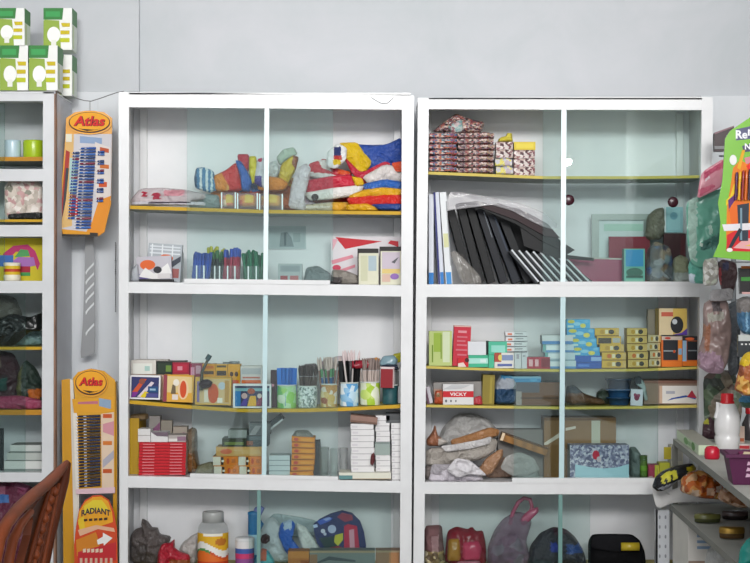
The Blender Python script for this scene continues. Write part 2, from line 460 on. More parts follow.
for c, pan in ((cl, [(187, 333, 107, 281), (192, 338, 294, 478), (249, 391, 488, 655)]), (cr, [(543, 702, 109, 283), (514, 658, 297, 480), (439, 590, 494, 655)])):
    for i, (x0, x1, ya, yb) in enumerate(pan):
        door(c, x0, x1, ya, yb, [(569, 200), (673, 202)] if (c is cr and i == 0) else ())
for c, bits in ((cl, [(184, 330, 278.6, 280.4, 283, 284.8), (190, 338, 473.6, 476.6, 477.5, 480)]), (cr, [(540, 702, 281.6, 281.6, 285, 285), (512, 660, 478.2, 478.2, 483, 483)])):
    for x0, x1, a, b, d_, e in bits:
        quadbar(c, 'door_track', [(x0, a), (x1, b), (x1, e), (x0, d_)], -.013, .02, FR, .001)
mullion(cl, 267, 265.5, 107, 281, 4.6, GEDGE_LIT); mullion(cl, 265.5, 264, 294, 477, 4.6, M('bcd6da', 'g')); mullion(cl, 259, 258, 489, 655, 3.6, GEDGE)  # paler upper bars: light caught by the glass edge, painted in
mullion(cr, 564, 563, 109, 283, 5, GEDGE_LIT); mullion(cr, 563, 561.5, 297, 480, 5, M('bcd6da', 'g')); mullion(cr, 560.5, 560, 494, 655, 4, GEDGE)
# ---- cabinet at the picture's edge (its flank shows)
ca = root('display_cabinet', 'narrow white cabinet with a brown edge and bulb boxes on its top', 'cabinet', P(0, 672, .1))
quadbar(ca, 'corner_post', [(43, 92), (54, 92), (53, 671), (41, 671)], -.012, .03, FRD)
mb = MB(); a = P(54.2, 0, 0); mb.box((a.x, -.010, 0), (a.x + .006, .015, P(0, 92, 0).z), M('8a6a58', 'w')); mb.build('edge_strip', ca)
mb = MB(); mb.box((a.x + .001, .015, 0), (a.x + .005, .262, P(0, 92, 0).z), M('ccced3')); mb.build('side_panel', ca)
mb = MB(); mb.box((P(-80, 0, 0).x, .255, 0), (a.x, .262, P(0, 92, 0).z), M('c4cacd')); mb.build('back_panel', ca)
mb = MB(); mb.box((P(-80, 0, 0).x, -.012, P(0, 94, 0).z), (a.x + .006, .262, P(0, 92, 0).z), FRD); mb.build('top_board', ca)
for ya, yb in ((93, 101), (169, 181), (225, 236.5), (281, 293), (472.5, 482)):
    quadbar(ca, 'cross_rail', [(-80, ya), (44, ya), (44, yb), (-80, yb)], -.010, .028, FRD)
for s, m, th in (('A1', ORG, .013), ('A2', YEL, .008), ('A3', YEL, .009), ('A3b', ORG, .016), ('A5', YEL, .01)): shelf(ca, s, -80, 44.5, m, th)
for s in ('A1b', 'A2b', 'A4'): floor_board(ca, s, -80, 44)
door(ca, -60, 25, 293, 474); door(ca, -60, 4.5, 103, 282)
# ================================================================ cabinet at the picture's edge: contents
BULB_G = 'bulb cartons on the cabinet top'
def bulb_box(x0, y0, x1, y1, Y, label, s=None):
    G1 = '3a8040'
    dec = [('p', [(0,0),(.62,0),(.55,.7),(.05,.72),(0,.7)], '94ad45'), ('p', [(0,.72),(.66,.72),(.7,1),(0,1)], G1), ('r',.08,.79,.58,.92,'3f9e55'),
           ('e',.36,.36,.23,.19,'f4f4f0'), ('r',.27,.08,.45,.24,'e9e9e0'), ('p', [(.66,.55),(.93,.55),(.93,.64),(.62,.64)], 'c9b416'), ('r',.6,.37,.92,.46,'c9b416'), ('r',.6,.18,.92,.28,'b9c01e')]
    return BOX('bulb_carton', label, 'box', x0, y0, x1, y1, Y, .085, 'eeeeea', s=s, dec=dec, side='dfe6dc', sdec=[('p', [(0,.62),(1,.62),(1,1),(0,1)], '5f8f62'), ('r',.1,.05,.4,.6,'c9d8b0')])
bulb_box(0, 46, 28, 91, .0, 'green and white bulb carton in the bottom row, at the picture edge', 'TOP')
bulb_box(29, 46, 57.5, 91, .0, 'green and white bulb carton in the bottom row, above the cabinet post', 'TOP')
bulb_box(44.5, 50, 72, 91, .13, 'bulb carton mostly hidden behind the bottom row, white flank showing', 'TOP')
bulb_box(-27, 46, -1, 91, .0, 'bulb carton cut off by the picture edge', 'TOP')
bulb_box(-3, 8, 24.5, 46, .0, 'green and white bulb carton on the upper row, at the picture edge')
bulb_box(43.5, 8, 72, 49.8, .125, 'green and white bulb carton on the upper row, standing alone towards the back')
# tape rolls
def roll(label, px, py, r_px, m, Y=.05):
    k = S(Y); r = r_px * k; p = P(px, py, Y); z = sup('A1', p.x)
    mb = MB(); h = 18 * k
    mb.lathe((p.x, Y + r, z), [(r*.55, 0), (r*.96, 0), (r, .004), (r, h-.004), (r*.96, h), (r*.55, h), (r*.55, 0)], m, 28)
    return tag(mb.build('tape_roll'), label, 'roll')
roll('glossy lime green roll of ribbon on the orange shelf', 31.5, 157, 10.5, M('a9c424', 'g'))
roll('clear and pale blue tape roll beside the lime green one', 11, 157, 8, M('b9d0da', 'g'))
# packet of doilies
lace = PAT('doilies', ['d8ccc2', 'b9aea2', 'e4dcd4', 'c39a98', '8d8a7c', 'd5c9bd'], 70)
PUFF('lace_packet', 'clear packet of pinkish grey doilies on the second shelf of the narrow cabinet', 'packet', [(4,181),(42,180),(43,219),(5,219)], .04, .03, lace, bump=.006, smooth=1)
PUFF('folded_cloth', 'black folded cloth lying in front of the doily packet', 'cloth', [(8,214),(42,212),(43,219.5),(8,219.5)], .022, .02, '1d1f1d', smooth=1)
# picture puzzle and tin
BOX('picture_puzzle', 'yellow tray puzzle with a pink, green and blue arch picture', 'toy', -6, 238, 42.5, 281, .09, .012, 'c9b81e', s='A2b', dec=[
    ('p', [(.12,.45),(.2,.65),(.4,.82),(.7,.85),(.85,.7),(.95,.4),(.9,.25),(.8,.5),(.65,.68),(.45,.68),(.3,.5)], 'b8306a'),
    ('p', [(.42,.55),(.55,.74),(.7,.72),(.74,.58)], '4f9a5a'), ('p', [(.3,.4),(.5,.56),(.82,.55),(.86,.36),(.6,.3)], 'a06ab0'), ('r',.1,.34,.4,.6,'3a68b0'), ('r',.42,.2,.75,.34,'a02038'), ('r',.5,.12,.75,.2,'3f8f4a')])
def tin(name, label, cat, x0, y0, x1, y1, Y, bands, s, sq=1.0, g=None, lid=None):
    k = S(Y); r = (x1 - x0) * k / 2; h = (y1 - y0) * k; cx = P((x0+x1)/2, 0, Y).x; z = sup(s, cx) if s else P(0, y1, Y).z
    n = len(bands); prof = [(r*.9, 0), (r, .002)] + [(r, h*(i+1)/n - (.002 if i == n-1 else 0)) for i in range(n)] + [(r*.92, h)]
    mb = MB(); mb.lathe((cx, Y + r, z), prof[:-1], [mat(bands[0])] + [mat(b) for b in bands], 24, sq=sq)
    o = mb.build(name)
    mb = MB(); mb.lathe((cx, Y + r, z), [(r*1.03, h*.9), (r*1.03, h*1.0), (r*.9, h*1.02), (.001, h*1.02)], mat(lid or bands[-1]), 24, sq=sq); mb.build('lid', o)
    return tag(o, label, cat, g)
tin('small_tin', 'small cream tin with a yellow and red band in front of the puzzle', 'tin', 2, 263, 18.5, 281, .03, ['e6dfc8', 'e6dfc8', 'd9b52a', 'b8402a', 'd9b52a', 'e6dfc8'], 'A2b')
# bags on the lower tiers
PUFF('plastic_bag', 'brownish grey crumpled bag above the black bag', 'bag', [(-20,318),(-18,300),(4,294),(16,298),(22,312),(24,330),(0,334)], .10, .08, '5d5a52', bump=.012, seed=3)
PUFF('plastic_bag', 'black shiny plastic bag sagging over the yellow shelf', 'bag', [(-10,347),(-8,322),(12,314),(30,318),(43,313),(43,331),(28,334),(14,347)], .03, .07, M('1a1d1c', 'g'), bump=.012, seed=4)
PUFF('plastic_bag', 'pale teal bag folded beneath the black one', 'bag', [(12,347),(16,334),(43,331),(43,347)], .11, .05, '7f9f9f', bump=.008, seed=5)
PUFF('toy_bag', 'dark maroon bag of round things on the orange shelf', 'bag', [(-12,410),(-12,362),(0,353),(14,356),(21,372),(19,410)], .09, .09, zone('3a1e26', (rect(-5,360,4,370), '6a5a50'), (rect(-10,380,10,392), '1f4a44')), bump=.015, seed=6)
PUFF('toy_bag', 'dark green netted bag with a little orange next to the maroon bag', 'bag', [(17,410),(17,380),(25,361),(36,370),(43,385),(43,410)], .07, .08, zone('2f3d36', (rect(31,391,43,400), 'b5601f'), (rect(18,368,24,400), '5d5a2a')), bump=.015, seed=7)
PUFF('cloth_bundle', 'pink cloth bundle on the orange shelf edge', 'cloth', [(-12,410),(-10,398),(18,396),(43,401),(43,410)], .025, .045, '9a3f5e', bump=.006, seed=8)
for i, (y0, y1, lab) in enumerate(((462, 472, 'lowest folded pale carton flap in the white tier'), (453, 461.8, 'middle folded pale carton flap in the white tier'), (445, 452.8, 'topmost folded pale carton flap in the white tier'))):
    BOX('carton_flap', lab, 'carton', 4 + 3*i, y0, 43 - i, y1, .04 + .02*i, .1, ['cfd0cc', 'b9bdb8', 'c9ccc8'][i], top='8f938e', s='A4' if i == 0 else None, dec=[('r',0,0,1,.22,'7f8784')])
BOX('dark_tube', 'thin dark upright rod at the glass edge of the white tier', 'rod', -1, 430, 3, 472, .06, .012, '23282c', s='A4')
PUFF('patterned_bag', 'maroon and pink patterned bag with a blue patch, behind the carved chair', 'bag', [(-14,572),(-14,488),(2,484),(16,485),(30,490),(41,495),(44,510),(40,572)], .03, .12,
     zone('5a2038', ([(0,474),(30,492),(30,496),(0,478)], '9a5a78'), (rect(1,498,14,506), '2f5f9a'), (rect(0,488,8,496), '8a5468'), ([(14,486),(40,498),(40,502),(14,490)], '7a3050')), bump=.01, seed=9)
# ================================================================ first cabinet, top shelf
clearbag = M('d9c9cc', 't')
PUFF('flat_packet', 'flat clear packet with pink and red contents at the end of the yellow shelf', 'packet', [(131,206),(131,198),(140,188),(160,187),(186,189),(206,194),(206,198),(180,205)], .05, .06,
     zone(clearbag, (rect(144,192,148,196), 'a81838'), (rect(154,193,162,199), 'a02840'), (rect(165,190,185,196), 'c98a94')), bump=.006, seed=11)
PUFF('flat_packet', 'flat clear packet with a dark edge lying under the pink one', 'packet', [(131,206.5),(133,203),(180,203),(205,203.5),(206,207.5),(170,207)], .03, .03, zone('c9c4cc', (rect(150,203.5,190,205), '3f3540')), seed=12)
PUFF('flat_packet', 'grey green folded packet beneath the blue striped one', 'packet', [(188,207.5),(192,197),(206,193),(220,194),(222,208.5)], .115, .04, '8a9a9c', bump=.005, seed=13)
PUFF('striped_packet', 'blue and white striped packet standing on the folded packet', 'packet', [(196,168),(204,167),(214,171),(217,190),(210,193),(195,188),(194,178)], .08, .03,
     zone('4a7fa8', (rect(200,168,202.5,195), 'e0e6e8'), (rect(206,168,208.5,195), 'd5e0e4'), (rect(211,168,213,195), 'c0d4dc'), (rect(194,168,197,190), '2f4f70')), bump=.003, seed=14)
PUFF('snack_packet', 'orange and red packet leaning beside the blue striped one', 'packet', [(213,176),(226,170),(236,162),(241,172),(244,191),(216,191.5)], .07, .04,
     zone('c92a2a', ([(212,175),(222,173),(228,184),(226,192),(214,192)], 'e08a2e'), ([(222,182),(230,186),(228,192),(220,192)], 'e8b060')), bump=.004, seed=15)
PUFF('snack_packet', 'dark red folded packet topmost of the packet heap', 'packet', [(237,154),(249,154),(250,166),(246,180),(239,168)], .09, .03, 'b82038', bump=.003, seed=16)
PUFF('snack_packet', 'blue packet folded to a point in the packet heap', 'packet', [(235,160),(241,161),(248,172),(252,181),(250,191),(242,191),(240,176)], .055, .03, '2a5cae', bump=.003, seed=17)
PUFF('snack_packet', 'yellow packet standing next to the blue pointed one', 'packet', [(249,156),(256,156),(258,166),(256,182),(252,184),(249,172)], .06, .03, 'd5c31e', bump=.003, seed=18)
PUFF('snack_packet', 'purple tipped white packet behind the centre bar', 'packet', [(257,159),(266,157),(268,170),(266,188),(258,186),(254,182)], .05, .03, zone('d9d4dc', (rect(250,176,262,190), '4a3a8a'), (rect(256,156,262,162), 'c8305a')), seed=19)
PUFF('snack_packet', 'orange packet lying along the clear boxes', 'packet', [(256,178),(268,176),(282,178),(289,184),(284,191),(258,191)], .065, .05, 'd98528', bump=.004, seed=20)
PUFF('snack_packet', 'yellow and brown packet leaning up towards the pale cloth', 'packet', [(281,164),(293,155),(299,157),(296,170),(288,184),(278,180)], .08, .04, zone('cbb02a', ([(294,153),(302,158),(297,172),(292,164)], '8a4a28')), seed=21)
PUFF('plastic_bag', 'pale green translucent bag topmost behind the centre bar', 'bag', [(276,158),(283,149),(294,147),(298,154),(288,160),(280,166)], .12, .05, M('b9cdb8', 't'), seed=22)
PUFF('plastic_bag', 'white crumpled plastic between the orange packets', 'bag', [(265,165),(276,160),(280,170),(276,180),(266,180)], .11, .05, 'd5d9da', bump=.006, seed=23)
for x0, x1, c1, c2, lab in ((221, 236, 'd9783a', 'e8c8a8', 'clear box with orange sweets, furthest from the centre bar'), (237, 258, 'd8841e', 'c85028', 'clear box with orange and yellow sweets, middle of three'), (259, 283, 'cf9020', 'b86a1e', 'clear box with orange sweets, behind the centre bar')):
    b = root('clear_box', lab, 'box', (P((x0+x1)/2, 0, .03).x, .06, sup('L1', P((x0+x1)/2, 0, .03).x)), 'clear boxes of sweets on the yellow shelf')
    mb = MB(); pa = P(x0, 208.5, .03); pb = P(x1, 192.5, .03); z = b['_o'][2]
    mb.box((pa.x, .03, z), (pb.x, .09, z + pb.z - pa.z), M('dfe6ea', 'v')); mb.build('box_shell', b)
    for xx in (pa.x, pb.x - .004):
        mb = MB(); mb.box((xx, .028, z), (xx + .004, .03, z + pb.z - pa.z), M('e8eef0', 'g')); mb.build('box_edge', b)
    mb = MB(); mb.puff([(x0+2, 207), (x0+2, 196), ((x0+x1)/2, 194), (x1-2, 196), (x1-2, 207)], .036, .045, zone(c1, (rect((x0+x1)/2-2, 193, (x0+x1)/2+6, 203), 'd9b51e'), (rect(x0, 200, x0+6, 208), c2)), seed=x0); mb.build('sweets', b)
# inflatables
V = 'folded vinyl toys on the yellow shelf'
def multi(name, label, cat, parts, g=None):
    ymin = max(max(p[1] for p in q[1]) for q in parts); xs = [p[0] for q in parts for p in q[1]]
    r = root(name, label, cat, P(sum(xs)/len(xs), ymin, .1), g)
    for q in parts:
        kw = q[5] if len(q) > 5 else {}
        X = lambda u: M(u, 'x') if isinstance(u, str) else u
        m4 = (lambda f_: (lambda x, y: X(f_(x, y))))(q[4]) if callable(q[4]) else X(q[4])
        mb = MB(); mb.puff(q[1], q[2], q[3], m4, **kw); ob = mb.build(q[0], r)
    offs = [Vector(r['_o'])]
    kids = [q_ for q_ in r.children]
    vs = [(v.co + offs[0]) for q_ in kids for v in q_.data.vertices]
    z = min(v.z for v in vs); x0 = min(v.x for v in vs); x1 = max(v.x for v in vs)
    for s in LINES:
        pts = LINES[s]
        if s != 'TOP' and x1 > (pts[0][0]-CX)*S(.02) and x0 < (pts[-1][0]-CX)*S(.02) and abs(supx(s, x0, x1) - z) < (.045 if s in ('L3', 'R3') else .011):
            r.location.z += supx(s, x0, x1) - z + .0003; break
    return r
multi('vinyl_toy', 'big yellow and blue folded vinyl toy draped over the heap, with a red seam', 'toy', [
    ('blue_panel', [(354,144),(370,145),(386,144.5),(402,137),(403,166),(388,168),(370,172),(358,156)], .128, .032, M('2f4fa0','x'), dict(bump=.006, seed=31)),
    ('yellow_panel', [(338,143),(357,142),(364,151),(374,163),(362,175),(352,168),(342,158)], .124, .026, M('d9b515','x'), dict(bump=.005, seed=32)),
    ('red_seam', [(343,156),(348,160),(361,173),(385,161),(392,164),(364,178),(374,183),(364,184),(352,174)], .108, .012, M('b8203a','x'), dict(c=(358,176), seed=33)),
])
multi('vinyl_toy', 'white and grey folded vinyl toy with an orange end below the blue panel', 'toy', [
    ('white_panel', [(362,177),(385,164),(403,168),(403,182),(385,181),(368,184)], .080, .022, M('dcd4d0','x'), dict(bump=.006, seed=34)),
    ('orange_end', [(391,163),(403,161),(403,172),(396,172)], .074, .012, M('d8502a','x'), dict(seed=35)),
])
multi('vinyl_toy', 'blue, yellow and red banded folded vinyl toy at the bottom of the heap', 'toy', [
    ('blue_band', [(363,184),(385,179),(403,182),(403,190),(380,189),(364,191)], .035, .035, M('2a62b4','x'), dict(bump=.004, seed=36)),
    ('yellow_band', [(348,196),(365,189),(385,187),(403,189),(403,196),(375,197),(352,200)], .03, .035, M('dca51c','x'), dict(bump=.004, seed=37)),
    ('red_band', [(346,198),(372,195),(403,194),(403,205),(378,206),(350,206)], .028, .035, M('cf2a22','x'), dict(bump=.004, seed=38)),
    ('blue_fin', [(368,204),(403,203.5),(403,210.5),(380,210.5)], .026, .03, M('24458c','x'), dict(seed=39)),
    ('yellow_fin', [(345,205),(366,203),(376,207),(378,211),(348,211)], .024, .03, M('dba41a','x'), dict(seed=40)),
])
multi('vinyl_toy', 'crimson and white boat-shaped vinyl toy with a dark round plug', 'toy', [
    ('crimson_deck', [(303,181),(330,176),(352,175),(358,185),(330,190),(304,194)], .084, .022, M('c4203c','x'), dict(bump=.004, seed=41)),
    ('white_hull', [(303,193),(330,188),(364,184.5),(361,195),(335,199),(310,201)], .078, .026, M('e6e2de','x'), dict(bump=.003, seed=42)),
    ('plug', [(311,197),(313,194),(317,194),(319,197),(317,200.5),(313,200.5)], .070, .012, M('2d2420','x'), {}),
    ('yellow_bow', [(351,176),(362,178),(365,185),(356,187)], .076, .02, M('e0b21a','x'), dict(seed=43)),
])
PUFF('vinyl_toy', 'red and white striped vinyl toy above the crimson boat toy', 'toy', [(308,164),(325,158),(336,168),(352,172),(351,179),(328,181),(308,176)], .135, .024,
     zone('c02f3e', ([(318,160),(326,160),(332,172),(322,168)], 'e6dcd8'), ([(306,172),(330,174),(352,180),(330,182),(306,178)], 'e2dcda'), ([(338,168),(352,171),(350,175),(338,174)], 'd8501e')), bump=.004, seed=44)
PUFF('vinyl_ball', 'small white ball with red, yellow and navy stripes peeking from the heap', 'toy', [(327,152),(338,143),(347,148),(346,160),(336,169),(326,167)], .085, .022,
     zone('e8e8e8', (rect(334,147,341,156), '2a3468'), (rect(334,156,342,160), 'b02a20'), (rect(333,160,341,165), 'd8b820')), seed=45)
PUFF('plastic_hat', 'white plastic hat slumped against the striped vinyl toys', 'hat', [(288,206),(291,184),(297,166),(306,161),(311,166),(309,178),(305,195),(306,209)], .026, .04, M('d6ccd2','x'), bump=.005, seed=46)
PUFF('plastic_bag', 'mauve striped packet between the white hat and the boat toy', 'packet', [(296,209),(300,188),(306,186),(312,198),(320,204),(318,209)], .112, .018, zone('a88a9c', (rect(290,190,330,192), 'cdbcc6'), (rect(290,195,330,197), 'cdbcc6'), (rect(290,200,330,202), 'cdbcc6')), seed=47)
PUFF('flat_packet', 'yellowish clear packet lying flat under the boat toy', 'packet', [(294,210.5),(300,205),(330,202),(350,202),(348,211)], .07, .03, zone('c2b59a', (rect(332,202,350,211), 'd9a02a'), (rect(300,206,330,208), 'd9cfc2')), bump=.003, seed=48)
PUFF('vinyl_toy', 'orange and red sheet of folded vinyl at the very back of the heap', 'toy', [(240,209),(246,188),(262,172),(278,172),(292,178),(308,168),(330,172),(352,184),(402,180),(402,210),(330,211)], .165, .05,
     zone('c8682e', (rect(236,186,262,200), 'a83040'), (rect(268,166,292,186), 'd2a83a'), (rect(296,160,340,190), 'c2a0a8'), (rect(340,176,404,212), 'b02a30')), bump=.006, seed=49)
PUFF('snack_packet', 'red and orange packet filling the gap behind the blue striped packet', 'packet', [(208,207),(212,184),(226,176),(244,178),(262,184),(262,208)], .125, .035, zone('b8382c', (rect(206,186,222,207), 'd07a2e'), (rect(240,176,262,190), '3f6ab0')), bump=.004, seed=52)
# ---------------------------------------------------------------- second tier: pens and packets
def zf(s, px, Y=.05): return sup(s, P(px, 0, Y).x)
BOX('disc_packet', 'grey packet with orange ovals and black lettering strip, in front', 'packet', 137, 256, 172, 281, .05, .015, 'bcb8c0', s='L1b', roll=-2, dec=[
    ('r',0,.1,.7,.3,'5a4f8a'), ('e',.32,.66,.22,.2,'d8622a'), ('p', [(.05,.2),(.25,.55),(.5,.3),(.9,.7),(1,.3),(.6,.05)], 'e4e2e0'), ('e',.6,.45,.12,.14,'2a2a30'), ('r',.6,.1,.95,.3,'d5d0d0')])
BOX('disc_packet', 'tall grey striped packet with an orange oval, leaning behind', 'packet', 146, 244, 180, 281, .085, .02, 'aab0b6', s='L1b', roll=4, dec=[
    ('r',.05,.72,.95,.76,'d5dade'), ('r',.05,.82,.95,.86,'d5dade'), ('r',.05,.9,.95,.94,'d5dade'), ('r',.1,.6,.14,.98,'e0e4e6'), ('r',.4,.6,.44,.98,'e0e4e6'), ('r',.7,.6,.74,.98,'e0e4e6'),
    ('e',.55,.62,.2,.1,'dc6a30'), ('p', [(.5,.2),(.98,.55),(.98,.7),(.5,.4)], '3f4450'), ('p', [(.4,.1),(.8,.1),(.9,.3),(.5,.45)], 'e6e2da'), ('r',.75,.1,.95,.35,'9a5a58')])
PUFF('plastic_sleeve', 'crinkled clear sleeve hanging over the rail end, beside the packets', 'packet', [(131,281),(132,268),(138,262),(140,281)], .03, .03, M('c9cdd4', 't'), seed=50)
BOX('black_folder', 'thin black slab standing in for the shadow under the packets', 'folder', 139, 279.3, 172, 282, .02, .05, '1c1a1c', s='L1b')  # black strip painting the shadow at the foot of the packets
PUFF('plastic_sleeve', 'clear sleeve standing behind the tall packet', 'packet', [(172,282),(174,246),(184,250),(183,282)], .13, .03, M('d5d9dd', 't'), seed=51)
PENS = {}
def pen(key, m, capm, label, g, loc, tilt, L=.12, name='pen'):
    if key not in PENS:
        mb = MB(); mb.lathe((0,0,0), [(.0015,0),(.0034,.008),(.0046,.012),(.0046,L*.75)], m, 8); o = mb.build(name, origin=(0,0,0))
        mb = MB(); mb.lathe((0,0,0), [(.0054,L*.74),(.0054,L-.004),(.003,L)], capm, 8); mb.build('cap', o); PENS[key] = o
    else:
        s_ = PENS[key]; o = s_.copy(); COL.objects.link(o)
        for ch_ in list(s_.children): k_ = ch_.copy(); COL.objects.link(k_); k_.parent = o
    o.location = loc; o.rotation_euler = tilt; o.scale = (1, 1, random.uniform(.9, 1.06))
    tag(o, label, 'pen', g); return o
cups = [  # px centre, half width, row Y, body, cap, count, label colour, height px
    (200, 10.5, .05, '2c54b4', '26469c', 20, 'blue', 31), (217, 7, .10, '243434', '2f6a3a', 12, 'dark green', 31), (214, 9, .16, '8fa02e', 'b8b432', 12, 'yellow green', 35),
    (231, 10.5, .05, 'a82c48', '2f4fae', 20, 'blue-capped red', 32), (252, 11.5, .06, '1c7050', '1a6a4c', 22, 'green', 31)]
for cx, hw, Y, body, cap, n, cname, hp in cups:
    k = S(Y); r = hw * k; X = P(cx, 0, Y).x; z = zf('L1b', cx, Y)
    c = root('pen_cup', f'clear plastic cup holding the {cname} pens', 'cup', (X, Y + r, z), 'clear pen cups')
    mb = MB(); hh = 17 * k
    mb.lathe((X, Y + r, z), [(r*.85, 0), (r, .003), (r, hh)], M('dfe6ea', 'v'), 20); mb.build('cup_wall', c)
    for a in (-1.9, -1.2):  # white strips painting the highlights down the cup front
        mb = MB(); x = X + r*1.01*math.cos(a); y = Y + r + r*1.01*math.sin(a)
        mb.box((x - .002, y - .001, z + .002), (x + .002, y + .001, z + hh), M('eef2f4', 'g')); mb.build('cup_highlight', c)
    for i in range(n):
        a = i * 2.4; q = r * .86 * math.sqrt((i + .5) / n)
        L = hp * k
        pen(('p', cx), body, cap, f'thin {cname} pen standing in a clear cup of its kind', f'{cname} pens', (X + q*math.cos(a), Y + r + q*math.sin(a), z + .005 + random.uniform(0, .006)), (random.uniform(-.1,.06), random.uniform(-.12,.12), 0), L * random.uniform(.9, 1.0))
BOX('photo_print', 'faint grey photo print stuck on the back board', 'picture', 268, 226, 306, 249, .246, .004, 'b9c4c6', dec=[('r',.03,.05,.97,.95,'aebabd'), ('p', [(.3,.1),(.34,.7),(.5,.75),(.62,.5),(.68,.1)], '7f8c90'), ('r',.42,.15,.48,.7,'5a686c'), ('r',.66,.3,.85,.7,'98a6a8')], g=None)
BOX('small_carton', 'small grey carton with red marks, between the centre bar and the grey bundle', 'box', 278, 264, 302, 284, .08, .04, 'a9b0b2', s='L1b', dec=[('r',.1,.1,.4,.4,'9a4a50'), ('r',.5,.1,.85,.4,'b06a6c'), ('r',.1,.6,.9,.9,'8f989c')])
PUFF('plastic_bag', 'dark grey plastic bundle lying on the tier board', 'bag', [(303,284.5),(306,268),(318,266),(331,274),(334,284.5)], .09, .06, '808a8c', bump=.007, seed=53)
BOX('flat_envelope', 'large white envelope with a red triangle and pink script, standing at the back', 'envelope', 331, 236, 402, 284, .16, .01, 'dad4d8', s='L1b', dec=[
    ('p', [(.06,.99),(.72,.9),(.2,.74)], 'c01c2c'), ('p', [(.8,.86),(.95,.78),(.95,.9),(.84,.92)], 'c8303a'), ('e',.08,.35,.06,.06,'c8405a'), ('p', [(.0,.5),(.3,.62),(.32,.56),(.02,.42)], 'd88a98'), ('p', [(.1,.3),(.34,.42),(.34,.36),(.12,.24)], 'd88a98'), ('p', [(.02,.7),(.1,.95),(.02,.95)], 'e0a8b4')])
PUFF('plastic_bag', 'grey brown flattened bag in front of the white envelope', 'bag', [(331,285),(332,270),(345,271),(358,276),(362,285)], .06, .05, zone('8f8880', (rect(330,278,342,286), '4a4444')), bump=.006, seed=54)
def album(x0, y0, x1, y1, Y, label, dec):
    a = BOX('photo_album', label, 'album', x0, y0, x1, y1, Y, .025, 'd5d3bd', s='L1b', dec=dec, side='2a2626')
    BOX('binding_strip', '', '', x0, y0 - .4, x1, y0 + 4, Y - .0015, .0285, '242020', parent=a)
    return a
album(357.5, 249, 378.5, 285, .055, 'cream photo album with a black top edge, next to the grey brown bag', [('r',0,.88,1,1,'2c2828'), ('r',0,0,.06,.9,'2c2828'), ('r',.52,.38,.9,.8,'a8b8c0'), ('r',.15,.1,.48,.8,'c6c6a8')])
album(379.5, 247, 401, 285, .05, 'pale photo album with a colourful cover, beside the cabinet post', [('r',0,.9,1,1,'2c2828'), ('r',0,0,.05,.9,'3a3434'), ('r',.12,.42,.95,.86,'c4b8c4'), ('r',.12,.3,.95,.42,'d9c07a'), ('e',.7,.22,.2,.08,'8f6ab0'), ('r',.12,.08,.5,.28,'d0b0a0'), ('p', [(.55,.6),(.7,.56),(.9,.74),(.68,.65)], '5a5a60')])
# ================================================================ first cabinet, colour boxes and brush pots (third shelf)
PIC = [('r',.0,.0,1,1,'e6e4e6'), ('r',.05,.07,.95,.93,'2f3264'), ('p', [(.08,.3),(.4,.85),(.55,.85),(.2,.2)], 'c8502a'), ('p', [(.25,.1),(.7,.75),(.8,.7),(.4,.08)], 'd8c8d0'), ('p', [(.35,.1),(.5,.35),(.62,.28),(.5,.07)], 'd9c020'),
       ('e',.4,.75,.1,.12,'8a4a3a'), ('p', [(.06,.08),(.18,.1),(.3,.3),(.1,.3)], '7a2a8a'), ('r',.6,.3,.93,.55,'1f4a7a'), ('r',.66,.38,.85,.46,'8fb0c8'), ('r',.55,.1,.93,.26,'4a4a8a')]
PIC2 = [('r',.0,.0,1,1,'e4e4e6'), ('r',.05,.06,.96,.92,'3a3a58'), ('r',.05,.06,.2,.7,'2f78b4'), ('r',.05,.7,.96,.82,'7aa8b0'), ('e',.48,.7,.1,.12,'a04a2a'), ('p', [(.38,.08),(.45,.5),(.6,.5),(.62,.08)], 'd8a428'), ('p', [(.18,.08),(.3,.4),(.38,.4),(.36,.08)], '5a4a9a'),
        ('e',.3,.5,.08,.12,'c8a8a8'), ('p', [(.6,.1),(.7,.5),(.78,.45),(.74,.08)], '8a3a5a'), ('e',.7,.5,.06,.1,'d0c0b8')]
YB = [('r',0,0,1,1,'d8a23a'), ('r',.12,.35,.95,.95,'dcc288'), ('e',.66,.48,.18,.38,'e4c49a'), ('e',.66,.48,.11,.32,'cc4a1e'), ('e',.42,.72,.1,.13,'e6ded0'), ('p', [(.25,.3),(.3,.65),(.4,.6),(.42,.3)], '6a5a44'), ('r',.3,.08,.5,.28,'ddd0c8'), ('r',0,0,.12,1,'8f3a4a')]
YB2 = [('r',0,0,1,1,'d4a440'), ('r',.1,.05,.95,.95,'cdb080'), ('e',.5,.42,.15,.36,'c85020'), ('e',.74,.7,.1,.14,'b8c4d0'), ('e',.22,.75,.1,.1,'8a8ac0'), ('r',.62,.08,.76,.26,'e6e0d4'), ('r',.82,.1,.94,.9,'b88a40'), ('r',.05,.1,.12,.85,'7a6aa0'), ('p', [(.25,.1),(.25,.55),(.35,.55),(.38,.1)], 'e2d6c4')]
BOX('crayon_box', 'purple picture box of colours with a white border, at the cabinet corner', 'box', 129.5, 378, 160, 402, .035, .03, 'e6e4e6', s='L2', dec=PIC, roll=1.5)
BOX('crayon_box', 'yellow box with a tall orange oval, next to the purple picture box', 'box', 163, 379, 193, 406, .035, .035, 'd8a23a', s='L2', dec=YB, roll=2)
BOX('crayon_box', 'tan yellow box with orange oval and grey disc, behind the dark ladle', 'box', 195, 381, 231, 408.5, .035, .035, 'd4a440', s='L2', dec=YB2, roll=1)
BOX('crayon_box', 'white bordered picture box crossed by the centre bar', 'box', 233, 385, 271, 409, .035, .03, 'e4e4e6', s='L2', dec=PIC2)
